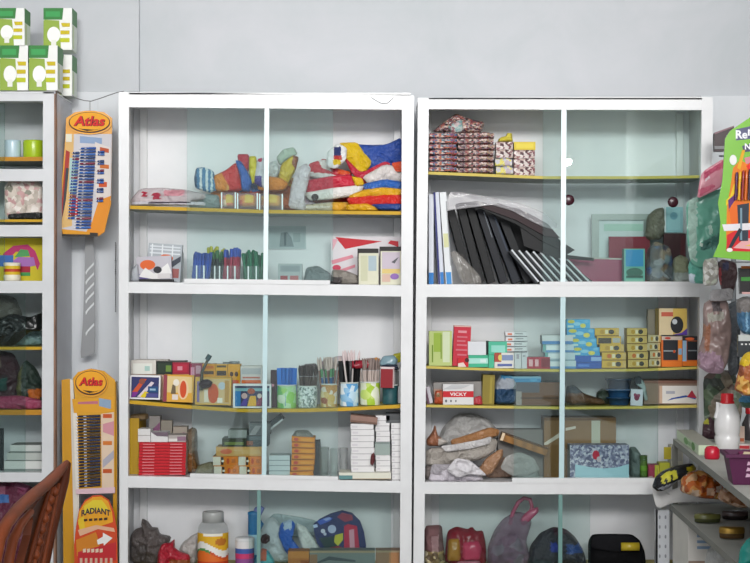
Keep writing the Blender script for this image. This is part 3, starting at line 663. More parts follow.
# second row, on a riser of cartons behind
for x0, x1, y0, y1, m, dec, lab in (
    (131, 156, 363, 401, 'd2ccc4', [('r',.08,.62,.85,.92,'e0e0d8'), ('r',.55,.72,.75,.85,'a8c8c0'), ('r',0,.58,1,.64,'8a6a50'), ('r',0,.5,.3,.6,'c8808a')], 'white carton at the end of the back row over the crayon boxes'),
    (156.5, 172, 365, 404, '1f2a22', [('r',.1,.72,.9,.95,'2a3a2a'), ('r',.6,.74,.95,.9,'6a8a3a'), ('r',.0,.0,1,.66,'c8a890')], 'dark green carton in the back row'),
    (172.5, 189, 365.5, 405, '9a2038', [('r',.1,.75,.9,.95,'b0203c'), ('r',.3,.8,.6,.9,'d08a98'), ('r',0,0,1,.7,'d0a060')], 'crimson carton in the back row'),
    (189.5, 202, 366, 406, '8a2848', [('r',.1,.7,.4,.9,'c890a8'), ('r',.5,.74,.9,.94,'c098a8'), ('r',0,0,1,.66,'c8b088')], 'mauve speckled carton in the back row'),
    (202.5, 215, 366.5, 407, 'd9961e', [('r',.1,.74,.9,.82,'4a3018'), ('r',0,.5,1,.62,'d8c060'), ('r',.1,.88,.9,.95,'c86a1e')], 'orange carton with a brown strip, back row by the ladle'),
    (215.5, 227.5, 367, 408, 'dca028', [('r',.1,.72,.9,.84,'3a2a20'), ('r',.1,.92,.9,.97,'4a3a20'), ('r',0,.5,1,.6,'d8c890')], 'yellow carton with two dark strips in the back row'),
    (228, 240, 366, 408, 'd8981e', [('e',.3,.76,.15,.06,'4a2a18'), ('e',.7,.76,.15,.06,'4a2a18'), ('r',.1,.5,.9,.62,'c8502a')], 'yellow carton with two brown dots in the back row'),
    (240.5, 262, 367.5, 408.2, 'd0c8c4', [('r',.05,.46,.95,.66,'d86a30'), ('r',.2,.5,.8,.6,'c8401e'), ('r',.05,.8,.95,.95,'b0b0b4'), ('r',.1,.7,.9,.74,'c06a5a')], 'white carton with an orange band, back row beside the centre bar')):
    o = BOX('paint_carton', lab, 'box', x0, y0, x1, y1, .085, .06, m, s='L2', dec=dec, top='c9c2bc', roll=0); o.location.z += .0012
for x0, x1, y, m, lab in ((135, 168, 364, 'b0aaa4', 'grey flat lid lying on the white end carton'), (165, 186, 362.5, '4a4440', 'dark flat lid lying over the green carton')):
    k = S(.1); mb = MB(); a = P(x0, y, .09); mb.box((a.x, .09, zf('L2', (x0+x1)/2, .1) + (38.6 if x0 < 150 else 39.4) * k), (a.x + (x1-x0)*k, .14, zf('L2', (x0+x1)/2, .1) + (39.8 if x0 < 150 else 40.6) * k), m)
    tag(mb.build('box_lid'), lab, 'lid')
for x0, x1, hh, lab in ((228, 240, 366, 'small grey tub lid on the carton with two brown dots'), (222, 230, 364, 'tilted grey lid edge on the yellow carton')):
    a = P((x0+x1)/2, hh, .1); r = (x1-x0)/2*S(.1)*.9; mb = MB(); mb.lathe((a.x, .115, sup('L2', a.x) + 42.6*S(.085) if x0 > 226 else sup('L2', a.x) + 41.4*S(.085)), [(r,0),(r,.004),(r*.9,.006)], M('6f7476','g'), 18)
    tag(mb.build('tub_lid'), lab, 'lid')
# ladle-like brush
lp = root('round_brush', 'dark round-headed brush with a long handle, hooked over the yellow boxes', 'brush', P(206, 384, .0))
mb = MB(); a = P(201, 390, .022); b = P(202, 372, .022); c_ = P(209, 357, .03); mb.tube([a, b, c_], [.006, .005, .004], M('3a3a2a', 'g')); mb.build('handle', lp)
mb = MB(); a = P(209.5, 356.5, .03); mb.tube([P(207,360,.03), P(210,355,.03)], .008, M('2f4a50', 'g')); mb.build('handle_tip', lp)
mb = MB(); mb.puff([(198,385),(201,380),(208,379),(213,382),(211,387),(203,389)], .012, .02, M('2a1620', 'g')); mb.build('brush_head', lp)
BOX('maroon_box', 'dark maroon box in the gap between the picture box and the pots', 'box', 270.5, 372, 278, 409, .08, .05, '3a1c26', s='L2', dec=[('e',.3,.6,.2,.04,'c890a0')])
# pots with contents
POTM = {
 'green': PAT('pot_green', ['8fc860', 'b8d8b0', '6fb868', 'd0e0c8', '9fd070', 'a8d49a'], 45),
 'check': PAT('pot_check', ['d8dede', '6a7a78', 'c0ccc8', '8a9a94', 'e0e4e2'], 190),
 'amber': PAT('pot_amber', ['c8a85a', 'b88a50', 'd8c898', '9a5a40', 'ccb070', 'd6cfc0'], 60),
 'blue': PAT('pot_blue', ['b8d4e4', '5f9fd0', 'e0e8ec', '8ab8d8', 'cfe0ea'], 50),
 'lime': PAT('pot_lime', ['e0e4cc', 'a8c83a', 'd8dcc0', 'c0d470', 'e6e8da'], 40),
 'teal': PAT('pot_teal', ['1f4f54', '18444c', '2a5a5c'], 30)}
def pot(x0, x1, y0, y1, key, lab, Y=.035):
    k = S(Y); r = (x1-x0)*k/2; cx = P((x0+x1)/2, 0, Y).x; z = sup('L2', cx); h = (y1-y0)*k
    mb = MB(); m = POTM[key]
    mb.lathe((cx, Y+r, z), [(r*.96,0),(r,.003),(r,h-.003),(r*.95,h-.003),(r*.93,.006),(.001,.006)], m, 24)
    o = mb.build('brush_pot'); mb = MB(); mb.lathe((cx, Y+r, z), [(r*.96,h-.004),(r*1.025,h-.004),(r*1.025,h),(r*.96,h),(r*.95,h-.004)], M('d8dcd8','g'), 24); mb.build('rim', o)
    return tag(o, lab, 'pot'), Vector((cx, Y+r, z)), r
STK = {}
def stick(key, build, label, cat, g, loc, rot, name):
    if key not in STK: o = build().build(name, origin=(0,0,0)); STK[key] = o
    else: o = STK[key].copy(); COL.objects.link(o)
    o.location = loc; o.rotation_euler = rot; return tag(o, label, cat, g)
def brush_mb(hm, tip, L, w=.0034):
    def f():
        mb = MB(); mb.lathe((0,0,0), [(.0012,0),(w*.8,L*.3),(w,L*.72),(w*.9,L*.73),(w*1.3,L*.85),(w*1.1,L*.93),(.0005,L)], [mat(hm)]*2+[M('b9b9bb','m')]+[mat(tip)]*3, 8); return mb
    return f
def blade_mb(m, L, w=.008):
    def f():
        mb = MB(); mb.box((-w/2,-.0015,0),(w/2,.0015,L), m); return mb
    return f
def fill(c, r, n, key, fn, label, cat, g, name, sp=.12, z0=.008):
    for i in range(n):
        a = i*2.4+.5; q = r*.75*math.sqrt((i+.5)/n); x = q*math.cos(a); y = q*math.sin(a)
        stick(key, fn, label, cat, g, (c.x+x, c.y+y, c.z+z0), (-y/r*sp, x/r*sp, a*.3), name)
_, c, r = pot(276.5, 296, 385.5, 409, 'green', 'green and white leaf-printed pot of blue strips')
fill(c, r*1.1, 22, 'blue', blade_mb(M('2f74cc','g'), .118, .014), 'blue plastic strip standing in the green pot', 'strip', 'blue strips in the green pot', 'plastic_strip', .05)
_, c, r = pot(297, 317, 387, 409, 'check', 'grey and white checked pot of dark brushes')
fill(c, r*1.1, 34, 'br1', brush_mb('4a3a34', '3a2a28', .125), 'dark brown brush in the checked pot', 'brush', 'dark brushes in the checked pot', 'paint_brush', .1)
_, c, r = pot(320, 337, 385, 408.5, 'amber', 'amber and cream mottled pot of mixed brushes')
fill(c, r*1.1, 20, 'br2', brush_mb('7a5a50', 'c8b0a8', .15), 'pale tipped brush in the amber pot', 'brush', 'pale tipped brushes in the amber pot', 'paint_brush', .16)
fill(c, r*.8, 10, 'br3', brush_mb('2a5a8a', '4a8a5a', .118, .004), 'thick blue brush in the amber pot', 'brush', 'blue brushes in the amber pot', 'paint_brush', .1)
_, c, r = pot(339.5, 358.5, 384, 408, 'blue', 'blue and white sky-printed pot of black strips')
fill(c, r*1.1, 20, 'black', blade_mb(M('16181a','g'), .135, .013), 'black plastic strip standing in the blue pot', 'strip', 'black strips in the blue pot', 'plastic_strip', .08)
fill(c, r*.8, 9, 'br4', brush_mb('c8c0bc', 'd8c8c8', .17), 'long white brush rising from the blue pot', 'brush', 'long white brushes in the blue pot', 'paint_brush', .2)
_, c, r = pot(360, 380, 384, 407.5, 'lime', 'lime and cream printed pot of pale brushes')
fill(c, r*1.1, 40, 'br5', brush_mb('c4b4ac', '8a7a74', .14, .0025), 'pale thin brush in the lime pot', 'brush', 'pale thin brushes in the lime pot', 'paint_brush', .1)
_, c, r = pot(382.5, 398, 386, 405.5, 'teal', 'dark teal pot beside the cabinet post')
BOX('maroon_card', 'maroon card with a white top edge standing in the teal pot', 'card', 380.5, 367, 394, 388, .028, .006, '8a1420', dec=[('r',0,.9,1,1,'d0c0c0'), ('r',.9,0,1,.95,'b09a9a')], roll=1)
BOX('notebook', 'white and grey booklet squeezed behind the cabinet post', 'book', 394.5, 372, 402, 406, .07, .05, 'c9c9cb', s='L2', dec=[('r',.1,.5,.6,.95,'5a5a5a')])
for poly, m, lab, Y in (([(345,367),(352,360),(368,360),(376,364),(373,368),(352,369)], '8a1c2c', 'flat maroon packet lying across the tops of the brushes', .05),
                     ([(363,365),(368,359),(378,357),(381,364),(378,369),(366,369)], 'd08a24', 'orange packet lying across the pale brushes', .07),
                     ([(379,363),(383,356),(394,355),(398,360),(396,366),(381,367)], '7f9aa4', 'pale blue grey packet resting on the maroon card', .05),
                     ([(391,361),(393,354),(402,352),(403,361),(398,363)], 'b8b438', 'olive yellow packet at the top by the post', .10),
                     ([(320,370),(324,362),(336,356),(346,356),(349,362),(338,367),(328,372)], 'c4b4b8', 'pinkish white crumpled wrapper on the brush tips', .09)):
    PUFF('small_packet', lab, 'packet', poly, Y, .035, M(m, 'g'), bump=.004, seed=len(lab))
PUFF('small_packet', 'navy cushion-like packet under the pale blue packet', 'packet', [(380,370),(382,364),(397,364),(399,370)], .04, .04, '232a3c', seed=3)
for poly, m, lab, Y in (([(318,368),(323,360),(334,357),(340,362),(336,369),(326,372)], 'a87a88', 'mauve crumpled wrapper over the amber pot', .12),
                     ([(300,372),(304,364),(316,363),(319,370),(310,374)], '6a5a5c', 'grey brown crumpled wrapper over the checked pot', .13)):
    PUFF('small_packet', lab, 'packet', poly, Y, .035, m, bump=.005, seed=len(lab))
# ================================================================ first cabinet, tier of books and boxes
BOX('olive_folder', 'tall olive yellow box file against the cabinet side', 'file', 129.5, 420, 139, 476, .05, .16, 'b08a1c', s='L2b', dec=[('r',.0,0,.3,1,'c09a24')], top='8a7a50')
PUFF('brown_wrapper', 'brown folded paper on top of the olive box file', 'paper', [(129,420.5),(131,414),(148,413),(149,419),(140,421)], .06, .06, '6f5a3c', bump=.004, seed=61)
RB = None; k = S(.03)
for i in range(11):     # red books in one pile
    j = random.uniform(-.6, .6); z0 = .0012 + sup('L2b', P(162, 0, .03).x) + i * 3.0 * k
    if RB is None:
        mb = MB(); w = 47 * k; h = 2.85 * k
        mb.box((-w/2, 0, 0), (w/2, .15, h), 'c01424', 'b8b0a4', '9a1420')
        decal(mb, [('r',.08,.15,.33,.38,'d88a90'), ('r',.66,.15,.92,.38,'d88a90'), ('r',.0,.9,1,1,'8a0c18')], -w/2, 0, w, h, 0, Matrix.Identity(4))
        RB = mb.build('red_book', origin=(0, 0, 0)); o = RB
    else: o = RB.copy(); COL.objects.link(o)
    o.location = (P(162.5 + j, 0, .03).x, .03, z0)
    tag(o, 'red hardback account book lying in the red pile', 'book', 'red books piled on the lower tier')
zr = sup('L2b', P(162, 0, .03).x) + 33 * k
def onred(name, label, cat, x0, y0, x1, y1, Y, d, m, z, **kw):
    """box lying at height z (metres above the red pile)"""
    b = BOX(name, label, cat, x0, y0, x1, y1, Y, d, m, **kw); b.location.z = zr + z; return b
onred('white_carton', 'small white carton stack-end on the red pile, by the olive file', 'box', 138, 430, 150.5, 443, .04, .06, 'd6d4d2', 0.0004, dec=[('r',0,.48,1,.53,'9a9490')])
onred('white_carton', 'white open box with a purple grey flap on the red pile', 'box', 151, 433, 168, 443, .035, .06, 'd4d2d2', .0004, dec=[('p', [(.0,1),(.35,.6),(1,.55),(1,1)], '6a5a66')])
onred('grey_carton', 'grey flat carton with pale end towards the red pile edge', 'box', 168.5, 436, 186, 443, .035, .08, 'a8a09c', .0004, dec=[('r',0,.1,.5,.5,'d8d4d0'), ('r',.5,.2,1,.8,'8a6a7c')])
onred('grey_carton', 'mauve grey carton upright behind the white ones', 'box', 149, 419, 160, 443, .11, .04, '8a8480', .0004, dec=[('p', [(0,.3),(1,.75),(1,.45),(0,.0)], '7a4a6a')])
onred('grey_carton', 'taller brown grey carton at the back of the red pile', 'box', 161, 424, 172, 443, .13, .03, '90887c', .0004)
onred('grey_carton', 'tan grey carton lying at the back corner of the red pile', 'box', 173, 430, 187, 443, .12, .05, 'a09488', .0004, dec=[('p', [(0,.1),(.8,.6),(1,.2),(.4,0)], '7f5a70')])
PUFF('paper_bag', 'brown paper bag standing between the red pile and the orange cartons', 'bag', [(187,476),(187,434),(192,430),(197,432),(197,458),(201,476)], .07, .09, zone('7a6450', (rect(186,455,202,477), '8a5a30')), bump=.006, seed=63)
PUFF('paper_bag', 'low olive brown packet on the tier board near the orange cartons', 'packet', [(194,477),(198,468),(212,464),(216,470),(214,477.5)], .05, .05, '8a7f66', bump=.004, seed=64)
OC = [('r',.0,.05,.3,.95,'d8d0c0'), ('r',.32,.1,.42,.9,'2a2420'), ('r',.34,.4,.44,.6,'e0d8cc'), ('r',.5,.1,.95,.95,'d8761a'), ('e',.6,.5,.06,.3,'b84a18'), ('r',.75,.3,.9,.7,'b8641a')]
kk = S(.05); zb = .0014 + sup('L2b', P(235, 0, .05).x)
def orange(x0, x1, lev, label, Y=.05, h=9.6, d=.09):
    b = BOX('orange_carton', label, 'box', x0, 476 - h, x1, 476, Y, d, 'cf7a1c', dec=OC, side='a85f18', top='b08040'); b.location.z = zb + lev * h * kk * 1.01
    b['group'] = 'orange cartons heaped on the lower tier'; return b
orange(214, 239, 0, 'bottom orange carton with a white panel, at the open end of the heap'); orange(239.5, 263, 0, 'bottom orange carton with a white panel, by the centre bar')
orange(213, 238, 1, 'upper orange carton with a white panel, at the open end of the heap'); orange(238.5, 262, 1, 'upper orange carton with a white panel, by the centre bar')
def lie(name, label, cat, x0, y0, x1, y1, Y, d, m, z, **kw):
    b = BOX(name, label, cat, x0, y0, x1, y1, Y, d, m, **kw); b.location.z = z; return b
z2 = zb + 2 * 9.6 * kk * 1.02
lie('tan_carton', 'tan carton with a red oval across the top of the orange cartons', 'box', 216, 447, 262, 456, .05, .09, 'c79a58', z2, dec=[('e',.22,.5,.13,.3,'c86a4a'), ('r',.4,.2,.95,.7,'c8a46a')], top='c0a070')
lie('dark_carton', 'black carton with a green strip in the pyramid', 'box', 222, 439, 246, 447, .06, .09, '2e3424', z2 + 9.2*kk, dec=[('r',.1,.2,.9,.55,'6a7a3a')], top='8a8c88')
lie('dark_carton', 'slate carton with a pale corner behind the centre bar, in the pyramid', 'box', 246.5, 436, 268, 447, .06, .09, '3f484c', z2 + 9.2*kk, dec=[('r',.0,.1,.3,.5,'8a5a4a'), ('r',.1,.6,.9,.9,'586468')], top='7f8484')
lie('grey_carton', 'pale grey carton on the black carton, in the pyramid', 'box', 228, 431, 247, 438.6, .07, .08, '8d918f', z2 + 17.6*kk, top='a6aaa8')
lie('grey_carton', 'dark grey carton topmost in the pyramid', 'box', 249, 424, 270, 435.6, .07, .08, '5a5e60', z2 + 20.5*kk, dec=[('p', [(0,0),(.3,.8),(.6,.8),(.3,0)], '8a8c8e')], top='80868a')
BOX('slate_book', 'dark slate book leaning over the pale cartons', 'book', 262, 428, 286, 434.5, .11, .09, '3a4246', roll=-38, dec=[('r',0,0,1,.25,'c8ccce')])
for i in range(4):
    b = BOX('pale_carton', 'flat pale blue-grey carton in the low stack beside the orange leaning stack', 'box', 269, 470, 290, 475.2, .06, .08, 'c3cdd0', dec=[('r',0,0,1,.14,'7f8a8e')], g='pale cartons stacked by the centre bar')
    b.location.z = sup('L2b', b.location.x) + i * 5.25 * S(.06)
for i in range(7):
    b = BOX('orange_carton', 'flat orange carton with a small red mark, in the bowed stack', 'box', 290 + .8*math.sin(i*.6) + i*.3, 472, 313 + .8*math.sin(i*.6) + i*.3, 477.3, .05, .09, 'd8841a', dec=[('e',.2,.5,.1,.3,'b8382a'), ('r',0,0,1,.16,'9a5a18'), ('r',.4,.3,.9,.7,'e0982c')], g='orange cartons in the bowed stack', roll=i*.9 - 2)
    b.location.z = .0012 + sup('L2b', b.location.x) + i * 5.75 * S(.05)
PUFF('plastic_bag', 'grey plastic film over the bowed orange stack', 'bag', [(291,437),(296,430),(308,430),(314,436),(313,440),(300,439)], .06, .07, '8d8c86', bump=.004, seed=66)
BOX('black_box', 'black box standing right behind the bowed orange stack', 'box', 314, 444, 322, 478, .10, .08, '3c3a40', s='L2b', roll=-4)
for x0, x1, Y, m, lab in ((318, 329, .08, '9aa09c', 'smoky glass tumbler nearest the black box'), (329.5, 338, .05, 'b4bab8', 'clear glass tumbler in the middle of the tumblers'), (339, 348, .07, 'b0b4b4', 'clear glass tumbler beside the white cartons')):
    k2 = S(Y); r = (x1-x0)*k2/2; cx = P((x0+x1)/2,0,Y).x; z = sup('L2b', cx); h = 29*k2
    mb = MB(); mb.lathe((cx, Y+r, z), [(r*.75,0),(r*.8,.004),(r,h),(r*.95,h),(r*.76,.006)], M(m,'c'), 20); o = mb.build('glass_tumbler'); tag(o, lab, 'glass')
BOX('display_tray', 'flat pale green and cream tray under the white cartons, overhanging the rail', 'tray', 339, 474.5, 391, 481, -.016, .1, 'dcdacb', s='L2b', dec=[('r',0,0,.26,.6,'5f8a8a'), ('r',.26,0,1,.12,'b8a890')])
bpy.context.scene.objects['display_tray'].location.z += .0035
zt_ = .0035 + sup('L2b', P(365, 0, 0).x) + 6.6 * S(0)
def wstack(x0, x1, n, h, Y, label, g, z0=None, jit=.5, d=.08, m='dedcdc'):
    for i in range(n):
        j = random.uniform(-jit, jit)
        b = BOX('white_carton', label, 'box', x0 + j, 480 - h, x1 + j, 480, Y, d, m, dec=[('r',0,0,1,.1,'a4a0a4'), ('r',.06,.35,.3,.7,'d0ccd0')], g=g)
        b.location.z = (z0 if z0 is not None else sup('L2b', b.location.x)) + i * h * 1.015 * S(Y)
wstack(351, 374, 8, 6.0, .0, 'small white carton in the stack under the brown lid', 'white cartons under the brown lid', zt_)
lie('box_lid', 'brown cardboard lid topmost on the white cartons', 'lid', 350, 420, 377, 427, -.005, .09, '8f7064', zt_ + 8*6.1*S(0) + .001, roll=6, dec=[('r',0,.0,1,.3,'6f5448')])
wstack(375.5, 390, 3, 5.4, .02, 'white carton low beside the tall stack, under the grey box', 'white cartons under the grey green box', zt_)
lie('grey_green_box', 'grey green box clamped between the white stacks', 'box', 374.8, 450, 390, 463, .02, .06, '97a49f', zt_ + 3*5.5*S(.02) + .0005, dec=[('r',0,.85,1,1,'7d8985')])
wstack(375.8, 389.6, 5, 5.2, .02, 'white carton in the middle stack, above the grey green box', 'white cartons above the grey green box', zt_ + 3*5.5*S(.02) + 13.2*S(.02))
wstack(391.5, 401.5, 10, 5.6, .02, 'white carton in the stack against the cabinet post', 'white cartons stacked against the post')
lie('dark_box', 'dark grey box topmost on the stack by the cabinet post', 'box', 386, 413, 402, 422, .02, .08, '4a4c4e', sup('L2b', P(396,0,.02).x) + 10*5.69*S(.02)+.0006, dec=[('r',0,0,1,.3,'5d6062')])
PUFF('red_ribbon', 'small dark red plastic tag hooked at the grey green box', 'tag', [(371,455),(374,452),(375,460),(373,466),(370,464)], -.016, .006, '5a1a20', smooth=1)
# ================================================================ first cabinet, bottom tier
PUFF('plastic_bag', 'dark brownish grey bag with knotted ears in the bottom corner', 'bag', [(130,565.5),(130,538),(135,531),(144,528),(141,520),(147,522),(152,529),(158,529),(160,536),(172,538),(166,552),(170,565.5)], .09, .09, zone('5a5250', (rect(128,545,150,565.5), '4c4644')), bump=.014, seed=71)
PUFF('red_cloth', 'crimson cloth pouch slumped against the dark knotted bag', 'cloth', [(157,565.5),(158,550),(162,541),(170,540),(175,536),(173,544),(180,549),(190,552),(190,565.5)], .028, .045, zone('a81a2e', (rect(170,556,190,566), '8f4a20')), bump=.01, seed=72)
PUFF('grey_pouch', 'pale grey pouch between the crimson cloth and the jar', 'bag', [(176,549),(182,535),(194,526),(202,524),(199,540),(196,556),(186,554)], .11, .06, 'b4aeaa', bump=.008, seed=73)
j = root('sweet_jar', 'wide clear jar with a grey screw lid and a yellow, white and red label', 'jar', P(212, 571, .09))
kj = S(.04); cx = P(211.5,0,.04).x; z = sup('L3', cx); r = 15.5*kj; cy = .04 + r; h = 46*kj
mb = MB(); mb.lathe((cx,cy,z), [(r*.94,0),(r,.006),(r,h*.78),(r*.93,h*.9),(r*.68,h)], M('c5cbcb','c'), 28); mb.build('jar_body', j)
mb = MB(); mb.lathe((cx,cy,z+h), [(r*.66,-.004),(r*.7,-.004),(r*.7,.026),(r*.66,.03),(r*.4,.03),(r*.38,.027),(.001,.027)], M('a4a6a4','g'), 28); mb.build('jar_lid', j)
def lab_f(a):
    return None
mb = MB(); rows = []
NN = 36; NZ = 24
for q in range(NZ + 1):
    hh = .02 + .70*q/NZ; rows.append([(cx + r*1.012*math.sin(-1.5+3.0*i/NN), cy - r*1.012*math.cos(-1.5+3.0*i/NN), z + .006 + h*hh) for i in range(NN+1)])
def jar_print(q, i):
    u = i/NN; v = q/NZ; sw = .5 + .14*math.sin(u*6.0)
    if v > .9 and .3 < u < .75: return 'e4e0d4'
    if v > sw + .1 and (u-.7)**2*6 + (v-.72)**2*9 < .12: return 'b8702a'
    if v > sw + .08: return 'd9a828'
    if v > sw - .12: return 'e4e2dc'
    if v > sw - .2: return '4f8a4a' if u < .45 else 'c8502a'
    return 'd86a26' if v > .12 else 'c03a20'
mb.grid(rows, jar_print); mb.build('jar_label', j)
tin('plastic_cup', 'small white cup with a purple and red printed figure, beside the jar', 'cup', 234.5, 541, 253.5, 571, .04, ['dad6d4','8a4a8a','c43a6a','3f5aa0','dcd8d8','dcd8d8'], 'L3', lid='cfcfd0')
bt = root('spray_bottle', 'blue bottle with a mauve cap standing behind the cup', 'bottle', P(255, 571, .12))
kb = S(.10); cx = P(253.5,0,.1).x; z = sup('L3', cx)
mb = MB(); r = 6*kb; mb.lathe((cx,.1+r,z), [(r,0),(r,50*kb),(r*1.05,50.5*kb),(r*1.05,53*kb),(r*.6,54*kb)], M('2f78b0','g'), 20); mb.build('bottle_body', bt)
mb = MB(); mb.puff([(253,518),(254,508),(260,505),(265,508),(262,514),(259,519)], .11, .03, M('7f86c4','g')); mb.build('nozzle', bt)
mb = MB(); rows = []
for hh in (.22, .62): rows.append([(cx + r*1.02*math.sin(-1.3+2.6*i/10), .1+r - r*1.02*math.cos(-1.3+2.6*i/10), z + 50*kb*hh) for i in range(11)])
mb.grid(rows, 'a8cfe0'); mb.build('bottle_label', bt)
PUFF('doll_toy', 'small turquoise dressed toy with a dark round head', 'toy', [(252,565.5),(256,556),(262,546),(268,548),(274,558),(276,565.5)], .05, .05, zone('3f9ab0', (rect(260,544,267,558), 'b8604a'), (rect(264,552,277,560), '5ab4b8')), seed=74)
PUFF('round_ball', 'dark round ball on the turquoise toy', 'ball', [(260,540),(262,535),(266,533.5),(270,536),(270,541),(266,544),(262,543.5)], .055, .03, '3a2228', seed=75)
multi('swim_bag', 'white and blue beach bag with blue straps and white flaps', 'bag', [
    ('white_side', [(256,565.5),(258,540),(266,522),(274,520),(282,530),(290,548),(302,560),(302,565.5)], .148, .04, M('c9d0d4','x'), dict(bump=.006, seed=76)),
    ('clear_top', [(266,524),(274,516),(300,520),(318,524),(316,540),(290,540)], .205, .02, M('c4d4d8','t'), dict(bump=.004, seed=79)),
    ('blue_strap', [(278,538),(281,526),(291,522),(296,528),(291,540),(300,552),(308,561),(295,567),(284,553)], .108, .03, zone('2a62c0', (rect(284,521,292,532), 'a8bcd4')), dict(bump=.003, seed=77)),
    ('white_flap', [(296,526),(306,530),(313,541),(322,552),(328,563),(310,563),(300,548)], .112, .025, M('d4d8d6','x'), dict(seed=78)),
    ('blue_flap', [(248,530),(250,520),(258,519),(266,530),(272,546),(268,560),(256,548)], .192, .02, M('3a84c0','x'), dict(seed=80)),
])
# round navy toy card, leaning
mb = MB(); pts = [(314,532),(313.5,524),(320,519),(330,514),(342,510.5),(352,513),(360,521),(364,532),(366,545),(366,556),(330,556),(322,551),(317,543)]
c0 = M('242e5e','g'); mb.prism(W(pts, .10), .10, .012, c0, M('1c2448'))
def pz(polyp, m, Y): mb.face([P(x,y,.10) + Vector((0,Y,0)) for x,y in polyp], m)
pz([(337,517),(342,512.5),(352,515),(353,520),(345,522)], '8a3a50', -.0005); pz([(344,526),(348,524),(357,526),(360,553),(344,554)], 'b02848', -.0006); pz([(349,530),(354,529),(355,552),(350,552)], 'c890a0', -.0009)
pz([(319,538),(334,536),(337,548),(326,550)], '243a3c', -.0005); pz([(335,535),(343,533),(343,540),(338,546),(334,542)], 'b8b43a', -.0008); pz([(322,549),(338,546),(344,548),(344,554),(328,555)], '8f2838', -.0007)
pz([(317,521),(328,517),(333,518),(330,521),(320,525)], '3a58b0', -.0006); pz([(323,519),(330,517),(331,519),(326,521)], '8fa0d0', -.0009); pz([(313,525),(317,524),(318,527),(314,528)], 'b4c4e4', -.0009)
for ex, ey, rr, cc in ((332,529,4.2,'aab4d0'), (323,531,2.2,'c4c8d8'), (325,534,1.6,'b8bcd0')):
    p = P(ex,ey,.10); mb.ell(p.x,p.z,rr*S(.1),rr*S(.1),.0990,cc)
tag(mb.build('toy_card'), 'big rounded navy toy card with red, yellow and white printing, leaning behind the brown boxes', 'toy')
BOX('brown_carton', 'orange brown carton in front of the white flap', 'box', 288, 553, 309, 571, .04, .06, 'a86a34', s='L3', dec=[('r',0,.6,1,1,'b87a3c'), ('r',.6,.1,1,.5,'8a4a24')])
BOX('long_carton', 'long grey carton with a brown end, below the navy card', 'box', 309.5, 552, 375, 571, .035, .06, '6f7a78', s='L3', dec=[('r',0,.88,1,1,'9a8a70'), ('p', [(0,.2),(.3,.7),(.7,.5),(.7,.4),(.3,.5)], '3f4a50'), ('r',.0,0,.12,.8,'8a6a50')])
BOX('brown_carton', 'brown mottled carton against the cabinet post', 'box', 375.5, 552, 400, 571, .04, .06, '8f7058', s='L3', dec=[('r',.55,.2,.95,.9,'a87850'), ('r',0,.9,1,1,'9a8a70')])
# ================================================================ second cabinet, top shelf: picture-card packs
CARD = PAT('card_packs', ['6f3a42', 'b89a94', '4a3a44', 'cdbab2', '8a4a4a', '3f3834', 'a08870', '8a7a80', '5a4a50', 'a86a60'], 150, 'g', (1, 1, 1.6))
CARDB = PAT('card_packs_bright', ['a83c4c', '5f8a98', 'c8b0a8', '6a4a6a', 'a8604a', '4a5a7a', '4a403c', '8a3a3a', 'd0c4c0'], 150, 'g', (1, 1, 1.6))
CARDC = PAT('card_packs_pale', ['d0c4c0', '9a6a6c', 'c0a8a0', '7a4a50', 'dcd0cc', '5a4044'], 130, 'g', (1, 1, 1.4))
def packpile(x0, x1, ybase, n, h, Y, d, m, label, g, s='R1', jit=.8):
    for i in range(n):
        jx = random.uniform(-jit, jit); tl = random.uniform(-.025, .025); k = S(Y); z = .0016 + sup(s, P((x0+x1)/2,0,Y).x) + i*h*k*1.01
        w = (x1-x0)*k; cx = P((x0+x1)/2+jx,0,Y).x
        mb = MB(); rows = []
        # plump wrapped pack: rounded section swept along x
        sec = [(-.5,.15),(-.42,.0),(.42,.0),(.5,.15),(.5,.8),(.42,.97),(-.42,.97),(-.5,.8)]
        for t in range(9):
            u = -w/2 + w*t/8; f = .9 + .1*math.sin(math.pi*t/8)
            rows.append([(cx+u, Y+d/2+a*d*f, z+b*h*k*(f if b>.5 else 1)*(1 + .06*math.sin(9*u/w + i))) for a,b in sec])
        mb.grid(rows, m, False, True); mb.face(rows[0], m); mb.face(rows[-1][::-1], m)
        tag(mb.build('card_pack'), label, 'packet', g)
packpile(429.5, 457, 172, 7, 5.6, .04, .1, CARDB, 'shiny pack of picture cards in the pile against the cabinet post', 'picture card packs against the post')
packpile(457.5, 494, 173, 7, 5.8, .035, .1, CARD, 'long shiny pack of picture cards in the pile with the tented pack', 'picture card packs in the wide pile')
PUFF('card_pack', 'tented picture card pack topmost over both piles', 'packet', [(432,132),(441,124),(456,113),(470,119),(485,122),(482,132),(470,134),(450,133)], .05, .07, CARD, seed=81, smooth=1)
PUFF('card_pack', 'teal grey card pack slipping from the top of the wide pile', 'packet', [(447,126),(462,118),(464,132),(452,134)], .04, .03, PAT('card_packs_teal', ['7fa0a0','b8a8a8','8a5a60','a8b8b4'], 130, 'g'), seed=82, smooth=1)
BOX('shadow_gap_box', 'black narrow filler for the shadow gap between the wide pile and the yellow-topped packs', 'box', 488, 159, 495, 175, .07, .06, '2a302e', s='R1')  # near-black block standing in for the shade between the packs
packpile(496, 513, 175, 2, 8.2, .04, .06, PAT('card_packs_blue', ['c4c4cc','9aa4bc','d8d0b8','b8a8b4','d9cf6a'], 120, 'g'), 'bluish card pack at the bottom of the stack with the tilted yellow pack', 'bluish card packs')
